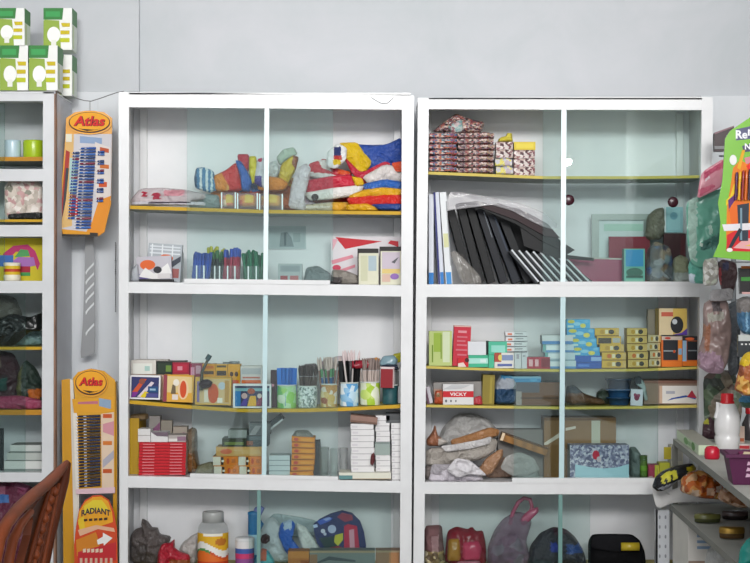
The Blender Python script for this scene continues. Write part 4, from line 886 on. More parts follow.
for i, (x0, x1, z0, hh, n) in enumerate(((496, 513, 16.8, 8, 2), (513.8, 535, 0, 8.4, 3))):
    k = S(.04)
    for q in range(n):
        mb = MB(); cx = P((x0+x1)/2,0,.04).x; z = sup('R1', cx) + (z0+q*hh*1.01)*k; w = (x1-x0)*k
        mb.box((cx-w/2,.04,z),(cx+w/2,.1,z+hh*k), CARDC)
        tag(mb.build('card_pack', bevel=.002), ['pale pink card pack over the bluish packs', 'pale pink card pack under the flat yellow pack'][i], 'packet', ['pale pink packs over the bluish ones', 'pale pink packs under the flat yellow one'][i])
k = S(.04)
b = BOX('card_pack', 'flat yellow card pack topping the stack nearest the centre bar', 'packet', 514, 145, 535.5, 153, .04, .06, 'd2b93c', dec=[('r',.1,.2,.9,.8,'dcc84a')], side='b8a890'); b.location.z = sup('R1', b.location.x) + 25.6*k
PUFF('card_pack', 'tilted yellow card pack topping the bluish stack', 'packet', [(497,142.5),(499,138),(506,136),(507,133),(512,133),(513,142.5)], .045, .05, 'd2c244', smooth=1)
# ================================================================ second cabinet, files
BOX('white_file', 'white ring file with a blue lower label, at the cabinet post', 'file', 428.8, 194, 433.6, 284, .06, .12, 'd9dce4', s='R1b', dec=[('r',0,0,1,.13,'2f7ac0')])
BOX('blue_file', 'white file with a dark blue spine edge, leaning slightly', 'file', 438.5, 192, 444, 284, .05, .12, 'cfd3de', s='R1b', roll=-3.2, dec=[('r',0,0,.35,1,'2c2f6e'), ('r',.4,0,1,.13,'2f7ac0')])
BOX('white_file', 'white glossy file with a pale yellow window, next to the blue-edged file', 'file', 446, 192, 452.5, 284, .045, .05, 'dfe2e4', s='R1b', roll=-4, dec=[('r',.1,.4,.9,.55,'d0d0a0'), ('r',.1,0,.9,.13,'3f8ac8'), ('r',.85,.2,1,.9,'9a9ca0')])
BLK = M('0b0b0d', 'p'); NAVY = M('12141c', 'p')
def lean(px0, py0, px1, py1, th, Y, d, m, label, name='black_file', dec=None, cat='file', g=None, edge=None):
    """slab whose lower edge runs from (px0,py0) up to (px1,py1), th px thick to the upper side"""
    mb = MB(); a = P(px0,py0,Y); b = P(px1,py1,Y); L = (b-a).length; ang = math.atan2(b.z-a.z, b.x-a.x)
    R = Matrix.Translation(a) @ Matrix.Rotation(-ang, 4, 'Y')
    fl = b.x < a.x; t_ = th*S(Y)
    mb.box((0,0,-t_ if fl else 0),(L,d,0 if fl else t_), m, edge, R=R)
    if dec: decal(mb, [(q[0], q[1], 1-q[4], q[3], 1-q[2], q[5]) if fl else q for q in dec], 0, -t_ if fl else 0, L, t_, 0, R)
    return tag(mb.build(name, bevel=.0012), label, cat, g)
# black files lean to the post: lower end on the board, upper end towards the corner
FL = [('black file folder nearest the white files, leaning', BLK, 466, 447, 211, 10, [('r',.05,.3,.4,.6,'2a2624')]), ('second black file folder from the white files, leaning', BLK, 477, 456, 204, 10, None),
      ('third black file folder from the white files, leaning', BLK, 488, 466, 207, 10.5, None), ('fourth file folder from the white files, near black, leaning', NAVY, 500.5, 476.5, 210, 10.5, [('r',.6,.75,.95,.85,'6a7078')]),
      ('slate blue file folder leaning at the end of the black row', M('161a24','p'), 513, 487.5, 216, 11, [('r',.45,.7,.95,.9,'2f3848')]), ('dark file folder last in the leaning row, next to the binder strips', M('101216','p'), 525, 500, 222, 11.5, None)]
for i, (lb, m, xb, xt, yt, th, dec) in enumerate(FL):
    lean(xb, 283.9, xt, yt, 8.0, .097, .066, m, lb, dec=dec)
def slab(pts, Y, d, m, label, name='black_folder', cat='folder', edge=None):
    mb = MB(); mb.prism(W(pts, Y), Y, d, m, edge or m); return tag(mb.build(name, bevel=.0012), label, cat)
slab([(461,203),(476,201),(520,209),(548,228),(562,242),(575,250),(568,254),(540,240),(516,224),(482,209)], .035, .008, BLK, 'long black folder with a worn front, lying across the tops of the row')
slab([(478,206),(498,203),(528,213),(548,224),(560,238),(545,236),(516,220)], .028, .006, M('2a161a','p'), 'black maroon folder topmost across the leaning row')
slab([(520,226),(545,241),(568,255),(594,258),(594,261),(556,258),(524,246)], .04, .004, M('141416','p'), 'black folder corner running out beyond the centre bar')
PUFF('plastic_sleeve', 'crinkled clear plastic cover thrown over the black folders', 'sleeve', [(447,212),(449,192),(462,192),(490,197),(520,203),(545,213),(558,224),(556,230),(540,226),(516,212),(488,204),(462,205)], .020, .006, M('b9b6ba', 'c'), bump=.002, seed=84, c=(500,204))
slab([(458,207),(480,204),(505,208),(545,226),(566,247),(573,283.6),(522,283.6),(506,256),(486,224)], .168, .02, M('101114','p'), 'black folder standing at the back, filling the gap before the binders')
PUFF('plastic_sleeve', 'crinkled clear plastic cover at the foot of the leaning files', 'sleeve', [(450,252),(456,250),(470,264),(480,275),(482,283.5),(462,283.5)], .028, .012, M('a9a49e', 'c'), bump=.003, seed=85)
for i in range(8):
    x = 536 + i*7.2
    lean(x, 283.9, x - 27, 252 + i*.6, 4.3, .042 + .0012*i, .046, M(['2a2c32','16181c'][i % 2],'p'), 'grey and black binder with a white spine edge in the slanting row', name='strip_binder', dec=[('r',0,.6,1,1,'c4c8cc')], g='binders slanting in a row by the centre bar')
# maroon folder, frame, boxes
mb = MB(); mb.prism(W([(562,258),(628,260),(628,283.8),(596,283.8)], .102), .102, .03, M('8a1c48','g'), M('b9aaa4'))
mb.prism(W([(560,256.4),(628,258.4),(628,260),(562,258)], .1), .1, .034, M('a8a49c','g'))
tag(mb.build('maroon_folder'), 'maroon pink folder lying slanted behind the teal box', 'folder')
f = root('framed_certificate', 'pale grey rectangular frame leaning at the back with a mint text band', 'frame', (P(620,0,.2).x, .21, sup('R1b', P(620,0,.2).x)))
for x0,y0,x1,y1 in ((592,214,650,220),(592,220,599,283),(644,220,650,283)):
    mb = MB(); pbox(mb, x0,y0,x1,y1,.195,.015,M('98a09c','g')); mb.build('frame_bar', f)
mb = MB(); pbox(mb, 599,220,644,283,.203,.006,M('c4d0d0')); mb.build('frame_sheet', f)
mb = MB(); pbox(mb, 604,224,643,231,.201,.001,M('a8c8ba')); mb.build('text_band', f)
BOX('maroon_card', 'dark maroon booklet standing in front of the grey frame', 'book', 609, 235, 650, 283, .15, .012, '7f2034', s='R1b', dec=[('r',.15,.2,.3,.32,'b8a890'), ('e',.4,.6,.04,.08,'d0a8a0')])
BOX('teal_box', 'teal box with a blue sky panel, standing at the front', 'box', 624, 248, 645, 283.5, .04, .04, '6fae9e', s='R1b', dec=[('r',.08,.5,.92,.97,'3f8fc0'), ('e',.5,.33,.4,.13,'3f6a5c'), ('r',.1,.18,.9,.24,'3a5a50'), ('r',.08,.02,.92,.14,'8fc4b0')], side='5f8f88')
knick = PAT('toy_mix', ['8a8a90','4a7ab8','c8a88a','a8a8a4','5a5a64','c8c8cc','6f5a50','9fb4bc'], 38, 'c')
PUFF('toy_bag', 'clear bag of mixed blue, brown and white toys beside the teal box', 'bag', [(646,283.5),(646,250),(655,240),(670,246),(673,262),(676,283.5)], .05, .07, knick, bump=.01, seed=87)
PUFF('toy_bag', 'clear bag with cream and shiny trinkets, next to the hanging packets', 'bag', [(673,283.5),(673,258),(680,254),(688,257),(690,283.5)], .04, .06, zone('b0a488', (rect(670,272,692,284), 'c4bcb8')), bump=.008, seed=88)
BOX('maroon_book', 'dark maroon book standing near the end of the tier', 'book', 664, 232, 686, 283, .12, .02, '4a2228', s='R1b', dec=[('r',.75,.3,.95,.95,'5f2028')])
PUFF('brown_pouch', 'grey brown pouch on top of the maroon booklet', 'bag', [(645,236),(647,216),(655,209),(664,207),(667,230),(660,240),(648,240)], .12, .05, '7c7668', bump=.006, seed=89)
BOX('blue_card', 'pale blue card with white lines, standing above the maroon book', 'card', 664.5, 207, 683, 232.5, .125, .006, '9cc4cc', dec=[('r',.15,.1,.85,.9,'a8d0d6'), ('r',0,0,.08,1,'e0e4e6'), ('e',.5,.65,.2,.15,'7fb0c0')])
# ================================================================ second cabinet, medicine and tape shelf
BOX('lime_carton', 'lime and white carton at the cabinet post', 'box', 429, 328, 452, 362.6, .035, .05, 'b6c47c', s='R2', dec=[('r',.2,.4,.55,.95,'94ae3e'), ('r',.6,.1,.9,.98,'ccd6b4'), ('r',.12,.1,.18,.6,'6f8a2a'), ('r',.5,.2,.56,.9,'7f9a3a')], top='a8b888')
BOX('red_carton', 'tall red carton with pale script', 'box', 452.5, 322.5, 469.5, 363, .04, .05, 'c0283c', s='R2', roll=2.5, dec=[('r',.25,.82,.75,.88,'d88a94'), ('r',.2,.5,.8,.54,'cc6a78'), ('r',.2,.6,.7,.64,'cc6a78'), ('r',.15,.38,.85,.42,'cc6a78'), ('r',.2,.7,.8,.74,'cc6a78'), ('r',.25,.26,.8,.3,'cc6a78'), ('r',0,.97,1,1,'d8b0a8')])
BOX('small_packet', 'small red and white sachet in front of the tall red carton', 'packet', 458, 358, 468.5, 367, .025, .012, 'c8202c', s='R2', dec=[('p', [(0,0),(.8,0),(.5,.5),(0,.4)], 'e4ccc4'), ('e',.85,.75,.2,.25,'4a1018')])
GRN = [('r',0,.3,1,.75,'a8dcd0'), ('r',.6,.4,.9,.65,'d0e4e0')]
BOX('green_carton', 'mint green carton with a pale band at the shelf edge', 'box', 468.5, 356, 488, 368, .03, .05, '3fae88', s='R2', dec=GRN, top='8fd0b8')
BOX('green_carton', 'narrow mint green carton beside the striped cream carton', 'box', 488.5, 355, 494, 368.5, .03, .05, '48b48e', s='R2')
kk2 = S(.04)
b = BOX('white_carton', 'plain white carton resting on the mint carton', 'box', 468, 342, 486, 355.5, .032, .045, 'd6d8dc', top='b0a8a4'); b.location.z = sup('R2', b.location.x) + 12.2*kk2
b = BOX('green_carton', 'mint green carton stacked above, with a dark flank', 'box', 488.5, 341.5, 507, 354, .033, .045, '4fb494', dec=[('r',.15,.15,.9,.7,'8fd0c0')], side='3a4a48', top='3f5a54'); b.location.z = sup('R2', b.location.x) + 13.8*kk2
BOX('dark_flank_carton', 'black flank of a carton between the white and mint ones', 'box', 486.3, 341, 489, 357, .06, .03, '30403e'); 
BOX('cream_carton', 'cream carton with a red, yellow and blue roundel', 'box', 494.5, 353, 514, 368.5, .028, .05, 'd8d6d0', s='R2', dec=[('r',.0,.4,.35,1,'a84a3a'), ('e',.3,.68,.12,.2,'dcc868'), ('r',.38,.5,.95,.85,'7f90b4'), ('r',.15,.12,.9,.28,'5a68a0')])
BOX('white_carton', 'white carton pair beside the cream roundel carton, front one', 'box', 514.5, 353, 521, 369, .03, .05, 'd4d4d6', s='R2', dec=[('r',.3,.6,.7,.9,'a8a0a8')])
BOX('white_carton', 'white carton next to the small red carton', 'box', 521.5, 353, 528, 369, .032, .05, 'cfcfd4', s='R2', dec=[('r',.2,.75,.6,.82,'8a8a90')])
for i in range(4):
    b = BOX('white_carton', 'thin white medicine carton in the stack of four', 'box', 505 + i*.4 - (i%2)*.8, 347.5, 527 + i*.4 - (i%2), 352.3, .035, .05, 'd8d8da', dec=[('r',.0,.0,1,.16,'6a6a6e'), ('r',.1,.3,.3,.7,'c8785a'), ('r',.45,.5,.8,.75,'9a9a9c')], g='thin white medicine cartons', roll=(-3,2,-2,1)[i]*.5)
    b.location.z = sup('R2', b.location.x) + (16.4 + i*5.1)*kk2
BOX('red_carton', 'small red and pink carton at the shelf edge', 'box', 527, 357.5, 550, 369, .03, .05, 'b03848', s='R2', dec=[('r',.08,.2,.25,.8,'e0b0b4'), ('r',.35,.2,.5,.8,'e0b0b4'), ('r',.62,.1,1,.9,'7f2834')], top='8a5058')
LB = [('r',0,0,1,.14,'7f9aa8'), ('r',.05,.3,.5,.85,'d8e2e4'), ('r',.0,.14,.1,1,'6fa8a4')]
for i, (x0, x1, y0, lab) in enumerate(((547, 576, 0, 'pale blue carton at the foot of the pale blue stack'), (545, 575, 1, 'pale blue carton second in the pale blue stack'), (543, 574, 2, 'pale blue carton third in the pale blue stack'))):
    b = BOX('pale_blue_carton', lab, 'box', x0, 361, x1, 369, .045, .06, 'b9ccd4', dec=LB + [('r',.1,.02,1,.3,'5f8fc0')] * (i != 1)); b.location.z = sup('R2', b.location.x) + i*8.1*S(.045)
b = BOX('pale_blue_carton', 'white carton with a blue base topmost on the pale blue stack', 'box', 542, 336, 573, 345, .045, .06, 'cfd2d2', dec=[('r',0,0,1,.35,'4f86bc')], side='7f8a8c'); b.location.z = sup('R2', b.location.x) + 24.5*S(.045)
YD = [('e',.2,.75,.15,.2,'c8c04a'), ('e',.7,.3,.12,.25,'d4cc5a'), ('e',.45,.5,.15,.2,'8ac8e0'), ('e',.85,.75,.1,.18,'6fb8dc'), ('r',.05,.1,.3,.35,'bcd8d0')]
for x0, x1, z, h, lab, dec, m in ((575, 604, 0, 6.2, 'deep blue carton at the very bottom of the blue stack', [('r',.1,.3,.5,.7,'4f7fd0')], '2a56a8'), (574, 605, 6.4, 6.4, 'deep blue carton with a pale corner, second from the bottom', [('r',.55,.2,.95,.8,'8fb0dc')], '2c5cb0'),
                          (572, 600, 13, 8.6, 'light blue carton with yellow dots, third from the bottom', YD, '3f9cd0'), (570, 597, 21.8, 8.6, 'light blue carton with yellow dots, fourth from the bottom', YD, '45a4d4'), (567, 595, 30.6, 9.5, 'light blue carton with yellow dots, fifth from the bottom', YD, '3f9cd0'), (566.5, 590, 40.3, 9, 'light blue carton with yellow dots, topmost of the blue stack', YD, '4aa8d8')):
    b = BOX('blue_carton', lab, 'box', x0, 369 - h, x1, 369, .05, .06, m, dec=dec, top='6a7070'); b.location.z = sup('R2', b.location.x) + z*S(.05)
TD = lambda d: [('r',0,0,1,.12,'7a5a20'), ('e',.3,.55,.1,.28,'c86a28' if d else 'b89030'), ('e',.68,.55,.12,.3,'3a3630'), ('r',.42,.3,.55,.8,'e0d4b0'), ('r',.85,.15,1,.9,'c8a860')]
n = 0
for col, (xs, levels) in enumerate((((602,626), [(0,0),(0,1),(-2,2),(-5,3),(-7,4)]), ((628,648), [(0,0),(0,1),(-1,2),(-1,3),(-1,4)]), ((649,662), [(0,0),(1,1),(-2,2),(-1,3)]))):
    for dx, lv in levels:
        h = (8, 7.9, 8)[col]; wh = ('beside the blue cartons', 'in the middle', 'beside the black and orange boxes')[col]
        pos = ('bottom', 'second', 'third', 'fourth', 'top')[lv]
        b = BOX('tape_carton', f'yellow and black tape carton, {pos} of the pile {wh}', 'box', xs[0]+dx, 369-h, xs[1]+dx, 369, .04 + .005*col, .06, ('d0a83a','cdb064','c4b48a')[col], dec=TD(lv % 2) if lv != 3 else [('r',.05,.1,.6,.8,'3f3428'), ('r',.65,.2,.95,.8,'a8a8a4')] if col == 0 else TD(0), top='a8905a')
        b.location.z = sup('R2', b.location.x) + lv*h*1.012*S(.04)
film = BOX('ball_carton', 'yellow carton picturing a shiny black ball, on top of the end boxes', 'box', 659, 311.5, 687, 338, .05, .07, 'd4b45a', side='c8a030', dec=[('r',.0,.0,.5,1,'dcc8a0'), ('r',.08,.7,.5,.86,'c8604a'), ('e',.64,.38,.23,.32,'24262a'), ('e',.56,.5,.09,.1,'c8ccd0'), ('p', [(.45,0),(1,0),(1,.25),(.8,.08)], '5a3a9a')])
film.location.z = sup('R2', film.location.x) + 31.6*S(.04)
BOX('brown_carton', 'dull brown carton behind the black ball carton', 'box', 648, 312, 659, 369, .13, .03, '9a8a7a', s='R2')
BB = [('r',.08,.22,.8,.88,'1c2026'), ('r',.1,.5,.7,.54,'8f979a'), ('e',.62,.5,.06,.05,'c8501e'), ('r',0,0,1,.18,'d8701a'), ('r',.8,.2,1,1,'d87f2a'), ('r',.82,.4,.98,.6,'7fa8c8'), ('r',.0,.88,1,1,'c4b4a8'), ('e',.3,.94,.15,.04,'b83a2a')]
BOX('ink_carton', 'black panelled orange box beside the tape cartons', 'box', 661.5, 338, 682, 368.4, .035, .06, 'd0641e', s='R2', dec=BB, top='5a4a44')
BOX('ink_carton', 'black panelled orange box with an orange top dot, beside the cabinet post', 'box', 682.5, 337.5, 700.5, 367, .035, .06, 'd0641e', s='R2', dec=[('r',.25,.2,1,.84,'16191e'), ('r',.3,.5,.8,.54,'7a8084'), ('r',0,0,1,.16,'d8701a'), ('r',0,.16,.22,1,'8fb0c8'), ('r',0,.86,1,1,'26282c'), ('e',.4,.92,.25,.05,'d8602a')], top='3a3634')
# ================================================================ second cabinet, narrow shelf
BOX('carton_tray', 'white tray carton with a red band and white capitals', 'box', 443, 384.5, 473.5, 405, .03, .04, 'd8d6d6', s='R2b', dec=[('r',0,.36,1,.66,'c41c28'), ('t','VICKY',.5,.51,.16,'efe4e4',.55), ('e',.1,.18,.035,.07,'5a5a60'), ('e',.26,.18,.03,.06,'6a6a70'), ('e',.42,.18,.025,.05,'6a6a70'), ('p', [(.0,.75),(.6,.78),(.9,.95),(.3,.98)], 'c0c0c2')])
BOX('grey_carton', 'grey open carton around the red banded tray', 'box', 434, 384, 482, 405, .075, .06, '8f8b88', s='R2b', roll=-1.5, dec=[('r',0,0,.2,.7,'a88a7c')], top='6f6a68')
PUFF('red_packet', 'orange red packet at the near end of the red banded tray', 'packet', [(434,405.3),(435,392),(443,391),(444,405.3)], .03, .03, zone('b8502e', (rect(436,394,440,398), '8a6a4a')), seed=91)
PUFF('pink_sachet', 'small pink sachet between the tray and the olive carton', 'packet', [(473,405.6),(474,398),(481,396),(483,405.6)], .03, .02, 'c0404a', seed=92)
BOX('folded_card', 'purple edged white card by the post', 'card', 427.5, 388, 433, 405, .05, .03, 'c8c4cc', s='R2b', roll=-12, dec=[('r',0,0,.4,1,'6a4a5c')])
BOX('olive_carton', 'olive brown carton standing upright', 'box', 482, 376, 494, 405.8, .05, .08, '8a7a2e', s='R2b', roll=2, dec=[('r',.6,.05,.8,.95,'a08f3a')], top='a09a78')
PUFF('parcel_bag', 'clear and blue wrapped parcel beside the olive carton', 'bag', [(494,406),(495,385),(500,376),(512,377),(517,384),(516,406)], .045, .07, zone('a4aab4', (rect(494,390,517,407), '2a4a6c'), (rect(500,375,518,380), '4a8fb8')), bump=.008, seed=93)
BOX('blue_tray', 'bright blue flat tray laid over the brown boxes', 'tray', 503, 376.5, 541, 383, .06, .1, '3a86b4', dec=[('r',.0,.7,1,1,'7fb4cc'), ('e',.8,.5,.1,.3,'4fa0c8')], top='6a9ab4')
BOX('brown_box', 'long brown box under the blue tray', 'box', 516, 383.4, 563, 406.3, .06, .1, '6a4a34', s='R2b', dec=[('r',0,.55,.5,1,'5a5a62'), ('r',.0,.0,.12,.6,'9a9490'), ('r',.1,.28,1,.34,'4a3224')], top='5a6a74')
PUFF('brown_bag', 'dull brown bag with a slate top beyond the centre bar', 'bag', [(565,407),(566,389),(574,387),(584,396),(604,402),(606,407)], .06, .09, zone('6a4c38', (rect(563,385,590,395), '3c464e')), bump=.008, seed=94)
PUFF('green_bag', 'dark green bag behind the blue bucket pile', 'bag', [(596,407),(596,396),(602,391),(610,393),(612,407)], .10, .06, '3a4238', bump=.006, seed=95)
bk = root('bucket_stack', 'stack of dark blue pails with a round white sticker', 'bucket', (P(621,0,.1).x, .10, sup('R2b', P(621,0,.1).x)))
kb = S(.05); cx = P(621,0,.05).x; zb_ = bk['_o'][2]
for i in range(3):
    mb = MB(); r = 11.5*kb; z = zb_ + (0, 8, 16)[i]*kb
    mb.lathe((cx, .05 + 13.5*kb, z), [(r*.85,0),(r*1.05,6.5*kb),(r*1.14,6.5*kb),(r*1.16,8*kb),(r*1.0,8*kb)] if i < 2 else [(r*.95,0),(r*1.1,9*kb),(r*1.22,9*kb),(r*1.22,10.5*kb),(r,10.5*kb),(.002,10.4*kb)], M(['28486c','2f5680','1f3348'][i],'g'), 24); mb.build('pail', bk)
BOX('sticker_card', 'white card with a maroon flower emblem leaning on the blue pails', 'card', 630.5, 389, 642.5, 405.5, .03, .004, 'cdd0da', s='R2b', dec=[('e',.5,.5,.22,.2,'7a2a4a'), ('e',.35,.65,.12,.1,'8a3a5a'), ('e',.66,.62,.12,.1,'8a3a5a')], roll=2)
PUFF('cloth_strip', 'pale grey and dark strap flopped over the pails', 'strap', [(634,377),(640,376),(645,384),(648,400),(645,401),(641,388),(635,384)], .032, .02, zone('9fb0b0', (rect(633,375,641,384), '2a3038')), seed=97)
ct = BOX('brown_carton', 'large brown carton with a white label of a blue wave and red triangle', 'box', 644, 382, 699, 405.6, .05, .12, '8a7464', s='R2b', top='7a5a48', dec=[('r',.28,.04,.98,.78,'e0dad4'), ('p', [(.42,.14),(.55,.22),(.78,.3),(.94,.2),(.94,.28),(.76,.38),(.5,.26)], '2f4f9a'), ('p', [(.78,.3),(.96,.26),(.87,.6)], 'b83044'), ('r',.4,.44,.56,.56,'a8a8b4'), ('r',.0,.88,1,1,'7a5648'), ('r',.28,.04,.33,.78,'c8a890')])
# ================================================================ second cabinet, tier of heaps
PUFF('cloth_bag', 'grey white fabric bag humped at the back of the heap', 'bag', [(436,446),(442,428),(456,414),(474,413),(488,419),(498,430),(500,438),(470,444),(450,448)], .125, .085, 'b4b2b0', bump=.012, seed=101)
PUFF('cloth_bag', 'tan brown cloth roll lying over the grey bag', 'cloth', [(450,440),(470,434),(490,427),(500,430),(498,436),(480,441),(460,446),(452,446)], .098, .02, 'a8764a', bump=.002, seed=102)
PUFF('cloth_bag', 'brown pointed paper fold sticking up near the post', 'paper', [(426,440),(432,432),(435,424),(438,436),(449,442),(440,446),(427,446)], .06, .05, zone('a0684c', (rect(438,438,455,446), 'd8cfc8')), seed=103)
PUFF('cloth_bag', 'long grey plastic-wrapped cloth bundle in the middle of the heap', 'bundle', [(426,466),(426,449),(450,446),(476,443),(490,438),(498,440),(496,450),(484,459),(456,464)], .042, .045, 'b0a8a0', bump=.010, seed=104)
PUFF('cloth_bag', 'brown cardboard tongue under the grey bundle', 'card', [(478,470),(486,458),(498,450),(503,449),(503,456),(492,474),(482,476)], .04, .03, 'a87f60', bump=.003, seed=105)
PUFF('plastic_bag', 'white crumpled plastic bag spilling over the rail', 'bag', [(428,479),(432,468),(450,463),(470,464),(480,472),(484,478.5),(474,479.5),(440,479.5)], .012, .026, 'cdc6ce', bump=.008, seed=106)
PUFF('paper_scrap', 'crumpled white paper wedge over the crumpled bag', 'paper', [(446,470),(456,458),(470,460),(488,476),(470,474),(458,478)], -.024, .012, M('dcd8dc','x'), bump=.01, seed=151)
PUFF('paper_scrap', 'grey crumpled paper between the long bundle and the white bag', 'paper', [(430,474),(432,464),(452,464),(468,462),(462,470),(446,476)], .012, .014, M('a8a2a8','x'), bump=.004, seed=152)
PUFF('plastic_bag', 'white folded plastic edge along the top of the long bundle', 'bag', [(440,446),(456,444),(478,440),(492,436),(490,444),(470,449),(446,452)], .022, .012, M('ccc8c8','x'), bump=.003, seed=154)
PUFF('plastic_bag', 'clear film bunched beside the plastic dome', 'bag', [(500,468),(506,456),(520,452),(534,458),(540,470),(528,476),(512,476)], .022, .01, M('b4b4b0','t'), bump=.002, seed=155)
PUFF('plastic_bag', 'grey plastic bag end in the corner under the long bundle', 'bag', [(425,481.5),(425,468),(434,467),(440,481.5)], .05, .06, '8a807c', bump=.006, seed=107)
PUFF('cardboard_sheet', 'brown cardboard flap lying low beside the plastic dome', 'cardboard', [(484,481.6),(490,466),(505,460),(520,466),(528,480.0)], .105, .02, '8a7060', bump=.002, seed=108)
lean(500, 440, 546, 456, 8, .08, .05, M('9a6a34','w'), 'brown wooden tray tilted against the tall carton', name='wooden_tray', cat='tray', dec=[('r',0,.8,1,1,'5a3c20'), ('r',.0,0,.06,1,'e0c8a8')], edge=M('7a5228','w'))
BOX('grey_carton', 'dark grey carton behind the tilted wooden tray', 'box', 498, 434, 545, 481.6, .14, .06, '7f7a76', s='R2c', top='8a8682')
cbx = BOX('cardboard_box', 'tall brown cardboard box with shiny tape, behind the patterned box', 'box', 544, 421, 616, 481.6, .11, .09, '8a6844', s='R2c', dec=[('p', [(.3,.78),(.44,.82),(.44,.86),(.3,.83)], 'd4c8b8'), ('p', [(0,.58),(.28,.8),(.28,.72),(0,.52)], 'd0c4b4'), ('r',0,.95,1,1,'6a4a2c'), ('r',.0,0,.38,.55,'7f5a2e')], top='7a5c3c')
BOX('packing_tape', '', '', 591.5, 420.6, 600.2, 474, .1085, .0015, M('bcbaa8','g'), parent=cbx)
mb = MB(); p = P(527, 478, .03); rr = 14*S(.05)
mb.lathe((p.x, .03 + rr, sup('R2c', p.x)), [(rr,0),(rr*1.02,.012),(rr*.9,.04),(rr*.55,.062),(.002,.07)], M('b8c0bc','t'), 24); tag(mb.build('plastic_dome'), 'clear plastic dome cover sitting before the tall cardboard box', 'cover')
WV = PAT('woven_blue', ['6a6a8a','a8a8bc','8a8aa4','c4c4d0','5a5a78'], 160)
pb_ = BOX('patterned_box', 'blue-grey woven patterned box with a pale front flap and a red spot', 'box', 570, 446, 629, 481.6, .04, .066, WV, s='R2c', side='6f7a7c', top=WV, dec=[('e',.44,.72,.06,.13,'c02844'), ('e',.49,.6,.04,.08,'c8b8c0')])
mb = MB(); mb.prism(W([(575.3,479.6),(629,479.6),(629,464),(617,467.5),(604,468.5),(592,467.5),(575.3,464.5)], .0375), .0375, .0022, 'a9cdd8'); mb.build('front_flap', pb_)
PUFF('grey_bag', 'grey bag slumped beside the patterned box', 'bag', [(629,481.6),(629,450),(636,450),(645,464),(649,481.6)], .06, .08, '74807e', bump=.006, seed=110)
tin('green_bottle', 'small green bottle beside the slumped grey bag', 'bottle', 640.5, 457, 648, 481.6, .04, ['4a5a2a','5a7a2c','6f9a34','4f6a2a','3f5a28'], 'R2c')
BOX('pink_carton', 'crimson and yellow small carton near the end of the tier', 'box', 648.5, 466, 659, 481.6, .04, .05, 'b03a58', s='R2c', dec=[('r',.6,0,1,1,'d0c840'), ('r',0,0,.4,.3,'d0a0a8')])
BOX('yellow_carton', 'yellow green small carton at the end of the tier', 'box', 659.5, 464, 670, 481.6, .045, .05, 'b8b83a', s='R2c', dec=[('r',.1,.1,.5,.5,'d8c8b0')])
BOX('cream_tub', 'tall cream canister behind the yellow carton', 'box', 671, 447, 683, 481.6, .06, .05, 'd0ccbc', s='R2c', dec=[('r',0,.55,.9,.95,'b8b4ac'), ('r',-.6,.6,0,.95,'b4a42c')])
# ================================================================ second cabinet, bottom tier
GOLD = PAT('gold_trinkets', ['6a5a48','b09a6a','4a3f38','d8ccb0','8a7a5a','c8b890'], 60, 'g')
PUFF('gift_bag', 'dull pink and brown bag with gold trinkets, in the bottom corner', 'bag', [(424,565.5),(424,526),(442,525),(443,540),(446,565.5)], .06, .09, zone(M('7a5a5c','k'), (rect(420,550,450,566), GOLD), (rect(431,534,438,552), '9a7a7c')), bump=.008, seed=111, smooth=1)
multi('gift_basket', 'dark red wrapped gift with an ochre side and a bright pink box front', 'gift', [
    ('red_wrap', [(444,565.5),(447,532),(456,527),(468,530),(472,527),(476,532),(483,531),(486,545),(487,565.5)], .07, .09, M('8a1a2c','g'), dict(bump=.01, seed=112)),
    ('ochre_side', [(447,562),(448,540),(460,538),(461,562)], .055, .05, M('b07a2c','g'), dict(seed=113)),
    ('pink_front', [(462,561),(462,543),(478,541),(482,549),(480,561)], .05, .05, M('c43a5c','g'), dict(seed=114)),
    ('pale_pink_base', [(455,567),(458,562),(478,561),(484,567)], .045, .05, M('c07a8c','g'), dict(seed=115))])
hb = multi('carrier_bag', 'mauve translucent carrier bag with a tall loop handle', 'bag', [
    ('bag_body', [(487,565.5),(488,545),(494,530),(503,518),(516,511),(528,513),(532,522),(526,540),(530,556),(526,565.5)], .04, .10, M('8f6f86','t'), dict(bump=.012, seed=116)),
    ('bag_contents', [(490,565),(492,548),(502,536),(516,532),(524,546),(525,565)], .06, .06, PAT('bag_mix', ['5a5a64','7fa8a0','8a6a80','4a4a54','a8b8b4','6f5a70'], 30, 'g'), dict(bump=.006, seed=117)),
    ('knot', [(519,519),(528,510),(538,506),(539,511),(530,520),(523,526)], .05, .03, M('b0506e','g'), {})])
mb = MB(); mb.tube([P(x,y,.07) for x,y in ((510,524),(513,512),(518,502),(524,497.5),(530,499),(532,506),(530,514),(524,524))], .0065, M('a8506c','g')); mb.build('bag_handle', hb)
PUFF('round_bag', 'dark domed bag with blue patches', 'bag', [(527,565.5),(530,546),(540,533),(553,527),(566,529),(576,538),(584,552),(587,565.5)], .05, .11, zone('30303a', (rect(549,541,556,550), '2f3f9a'), (rect(565,543,582,552), '2a4a8a'), (rect(552,526,575,533), '4a2a3a'), (rect(528,558,550,567), '2f4048')), bump=.008, seed=118)
sbag = PUFF('shoulder_bag', 'black shoulder bag with rounded corners', 'bag', [(588,565.5),(588,541),(592,534),(610,533.5),(632,534),(640,540),(645,552),(646,565.5)], .05, .09, M('151517','k'), bump=.004, seed=119, smooth=1)
mb = MB(); mb.puff([(591,548),(592,536),(612,534.5),(632,535.5),(639,542),(641,550),(616,552)], .036, .012, M('1b1b1e','k')); mb.build('front_flap', sbag)
mb = MB(); p = P(622, 547.5, .012); mb.lathe((p.x, .03, p.z), [(.002,0),(.013,0),(.013,18*S(0)),(.002,18*S(0))], M('b8a02c','g'), 18, axis='x'); tag(mb.build('yellow_tube'), 'yellow tube lying against the black shoulder bag', 'tube')
